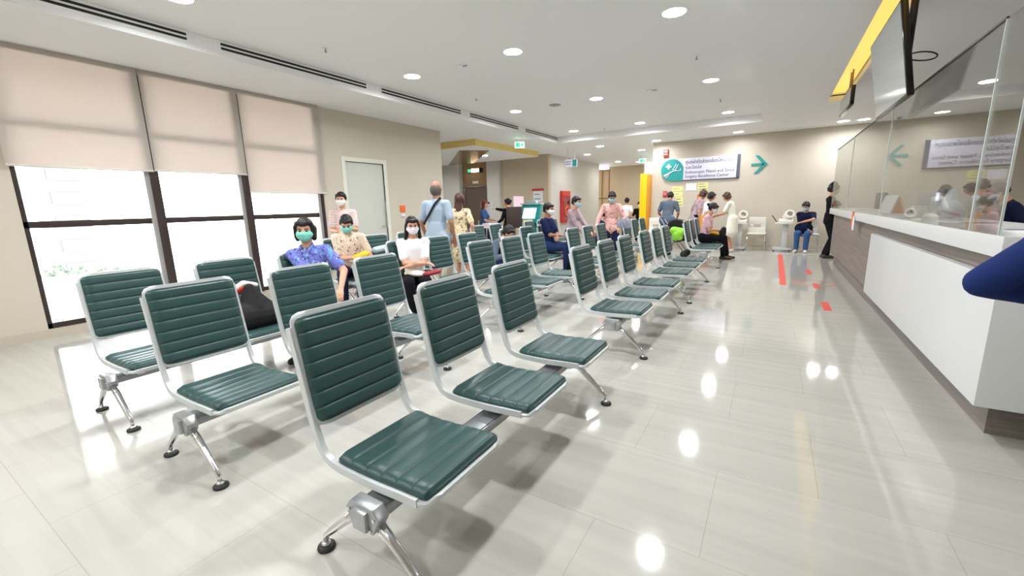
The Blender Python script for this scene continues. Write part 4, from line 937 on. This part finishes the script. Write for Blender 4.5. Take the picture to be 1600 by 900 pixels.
# trolley
e = empty('screening_trolley', (-6.15, 9.0, 0), label='white trolley with pink tray in front of the woman in blue', cat='trolley')
MB().box(-.26, .26, -.18, .18, .80, .83).box(-.26, .26, -.18, .18, .25, .28).build('shelf', M['whiteplastic'], e, bevel=.004)
for x in (-.25, .25):
    for y in (-.17, .17): MB().tube([(x, y, .03), (x, y, 1.0 if x < 0 else .85)], .012, 8).build('post', M['chrome'], e, smooth=True)
MB().box(-.16, .18, -.14, .14, .83, .92).build('tray', M['pinkpaper'], e, bevel=.01)
for x in (-.25, .25):
    for y in (-.17, .17): MB().ball((x, y, .03), .03, 8).build('castor', M['rubber'], e, smooth=True)
tag(MB().box(-6.62, -6.60, 10.9, 11.5, 1.15, 1.62).box(-6.615, -6.605, 11.18, 11.22, 0, 1.15).build('pink_notice_stand', M['pinkpaper']), 'pink and white notice board on a stand before the lift lobby', 'notice stand')
e = empty('wall_notice_board', (-9.3, 13.85, 1.3), label='white paper notice with blue heading by the lift entrance', cat='notice')
# call button and notices on the left wall
e = empty('emergency_button', (XL, 6.72, 1.30), label='orange warning plate with button on the left wall beyond the door', cat='button')
MB().box(0, .02, -.07, .07, -.03, .11).build('orange_plate', M['opaper'], e, bevel=.004); MB().box(0, .03, -.06, .06, -.13, -.07).build('switch_plate', M['whiteplastic'], e, bevel=.004)
for o_ in [o_ for o_ in bpy.data.objects if o_.name.startswith('wall_notice_board')]: bpy.data.objects.remove(o_)
e = empty('blue_headed_notice', (-7.9, 8.14 + 3.2, 0), label='white notice stand with blue heading beyond the wall corner', cat='notice stand')
MB().box(-.2, .2, -.01, .01, 1.0, 1.5).build('sheet', M['paper'], e); MB().box(-.15, .15, -.014, -.009, 1.42, 1.48).build('blue_heading', M['jeans'], e); MB().tube([(0, .02, 0), (0, .02, 1.2)], .012, 8).build('pole', M['chrome'], e); MB().lathe([(.001, 0), (.15, 0), (.15, .015), (.001, .015)]).build('base', M['chrome'], e)

# ---- floor markings
tag(MB().box(.17, .265, 7.9, 12.35, 0, .0015).build('red_floor_tape', M['redtape']), 'long red tape stripe on the floor toward the far wall', 'floor tape', 'red floor tapes')
for i, (x, y, rz, l, lab) in enumerate([(.64, 9.5, .0, .6, 'small red tape mark on the floor, farthest of three by the counter'), (.66, 8.0, 0, .45, 'small red tape mark on the floor, middle of three by the counter'), (.66, 6.5, 0, .5, 'small red tape mark on the floor, nearest of three by the counter')]):
    o = MB().box(-.04, .04, -l / 2, l / 2, 0, .0015).build('red_floor_mark', M['redtape']); o.location = (x, y, 0); tag(o, lab, 'floor tape', 'red floor tapes')
o = MB().ring([(.27, 0), (.285, 0), (.285, .0015), (.27, .0015)], 40).build('red_floor_circle', M['redtape']); o.location = (.64, 8.25, 0); tag(o, 'thin red standing circle marked on the floor by the counter', 'floor mark')
tag(MB().box(.30, 1.2, 12.28, 12.31, 0, .0015).build('grey_floor_tape', M['signgrey']), 'thin dark line across the floor near the far wall', 'floor tape')

# ---- counter things
e = empty('desk_calendar', (1.18, 6.98, 1.14), math.radians(25), label='tent shaped desk calendar, white front and orange side, on the counter', cat='calendar')
MB().poly([(-.02, -.10, 0), (0, -.10, 0), (.07, -.10, .22), (.055, -.10, .22)], (0, .2, 0)).build('front_leaf', M['paper'], e); MB().poly([(.14, -.10, 0), (.16, -.10, 0), (.075, -.10, .22), (.06, -.10, .22)], (0, .2, 0)).build('back_leaf', M['orange'], e)
MB().box(-.02, .16, -.1, .1, 0, .006).build('base_leaf', M['opaper'], e)
e = empty('computer_monitor', (1.70, 7.50, .78), math.radians(14), label='grey back of a computer monitor with blue sticker behind the screen', cat='monitor')
MB().box(-.02, .03, -.26, .26, .30, .64).build('monitor_back', M['grey_plastic'], e, bevel=.015); MB().box(-.026, -.018, -.20, -.14, .50, .60).build('blue_sticker', M['bluescreen'], e); MB().box(0, .04, -.05, .05, .02, .35).box(-.08, .14, -.12, .12, 0, .02).build('monitor_stand', M['grey_plastic'], e, bevel=.006)
e = empty('computer_monitor', (1.70, 10.55, .78), math.radians(5), label='dark computer monitor at the far end of the counter', cat='monitor')
MB().box(-.02, .03, -.26, .26, .30, .64).build('monitor_back', M['black'], e, bevel=.015); MB().box(0, .04, -.05, .05, .02, .35).box(-.08, .14, -.12, .12, 0, .02).build('monitor_stand', M['black'], e, bevel=.006)
blob('white_plastic_bag', [((1.36, 5.35, 1.22), (1.38, 5.5, 1.23), .08, .07), ((1.36, 5.42, 1.24), (1.36, 5.40, 1.38), .07, .03)], M['bag_blue'], 'white plastic bag standing on the counter behind the screen', 'bag')
e = empty('small_box', (1.20, 5.62, 1.14), label='small white box with dark label on the counter', cat='box'); MB().box(-.05, .05, -.06, .06, 0, .11).build('box_body', M['whiteplastic'], e, bevel=.004); MB().box(-.052, -.05, -.04, .04, .04, .08).build('box_label', M['signgrey'], e)
for i, (x, y, rz, lab) in enumerate([(1.25, 4.6, .2, 'white paper sheets on counter top behind the screen, middle'), (1.3, 3.75, -.25, 'white paper sheets on counter top near its near end'), (1.14, 9.0, .1, 'white paper sheets on counter top toward its far end'), (1.36, 4.15, .5, 'white paper sheets on counter top beside the near stack')]):
    o = MB().box(-.11, .11, -.15, .15, 0, .004).box(-.10, .12, -.16, .13, .004, .008).build('paper_sheets', M['paper']); o.location = (x, y, 1.14); o.rotation_euler = (0, 0, rz); tag(o, lab, 'papers', 'papers on the counter')
e = empty('hanging_tag', (.975, 7.75, .93), label='pink and white paper slips hanging over the counter edge', cat='paper slip'); MB().box(-.004, 0, .0, .12, .0, .22).build('pink_slip', M['opaper'], e); MB().box(-.004, 0, -.14, -.01, -.04, .15).build('white_slip', M['paper'], e)

# ---- outside the windows
e = empty('office_tower', (-60, 13.3, -12), label='pale grey high-rise seen hazily through the first window', cat='building')
tw = mat('tower_wall', (84, 83, 86), .8); tg = mat('tower_glass', (76, 76, 81), .5)
MB().box(-3, 1, -1.4, 1.4, 0, 26).build('wall', tw, e)
for i in range(9): MB().box(.98, 1.08, -1.1, 1.1, 3 + i * 2.3, 4.2 + i * 2.3).build('window_band', tg, e)
leaf = mat('leaf', (84, 95, 80), .9, noise=.2, nscale=3)
for x, y, h_, lab in ((-25, 5.0, 2.0, 'hazy green tree low outside the first window, left'), (-27, 7.0, 1.4, 'hazy green tree low outside the first window, right')):
    t_ = empty('tree', (x, y, -3.4), label=lab, cat='tree'); cr = MB(); rr = random.Random(3 + int(x))
    for i in range(220):
        a = rr.uniform(0, 2 * PI); q_ = rr.uniform(0, .9); cr.ball((q_ * math.cos(a), q_ * math.sin(a), h_ + rr.uniform(-1.9, .9) * (1.1 - q_ * .5)), rr.uniform(.05, .12), 6)
    cr.build('crown', leaf, t_); MB().tube([(0, 0, 0), (0, 0, h_)], [.12, .07], 10).build('trunk', M['brown_dark'], t_)
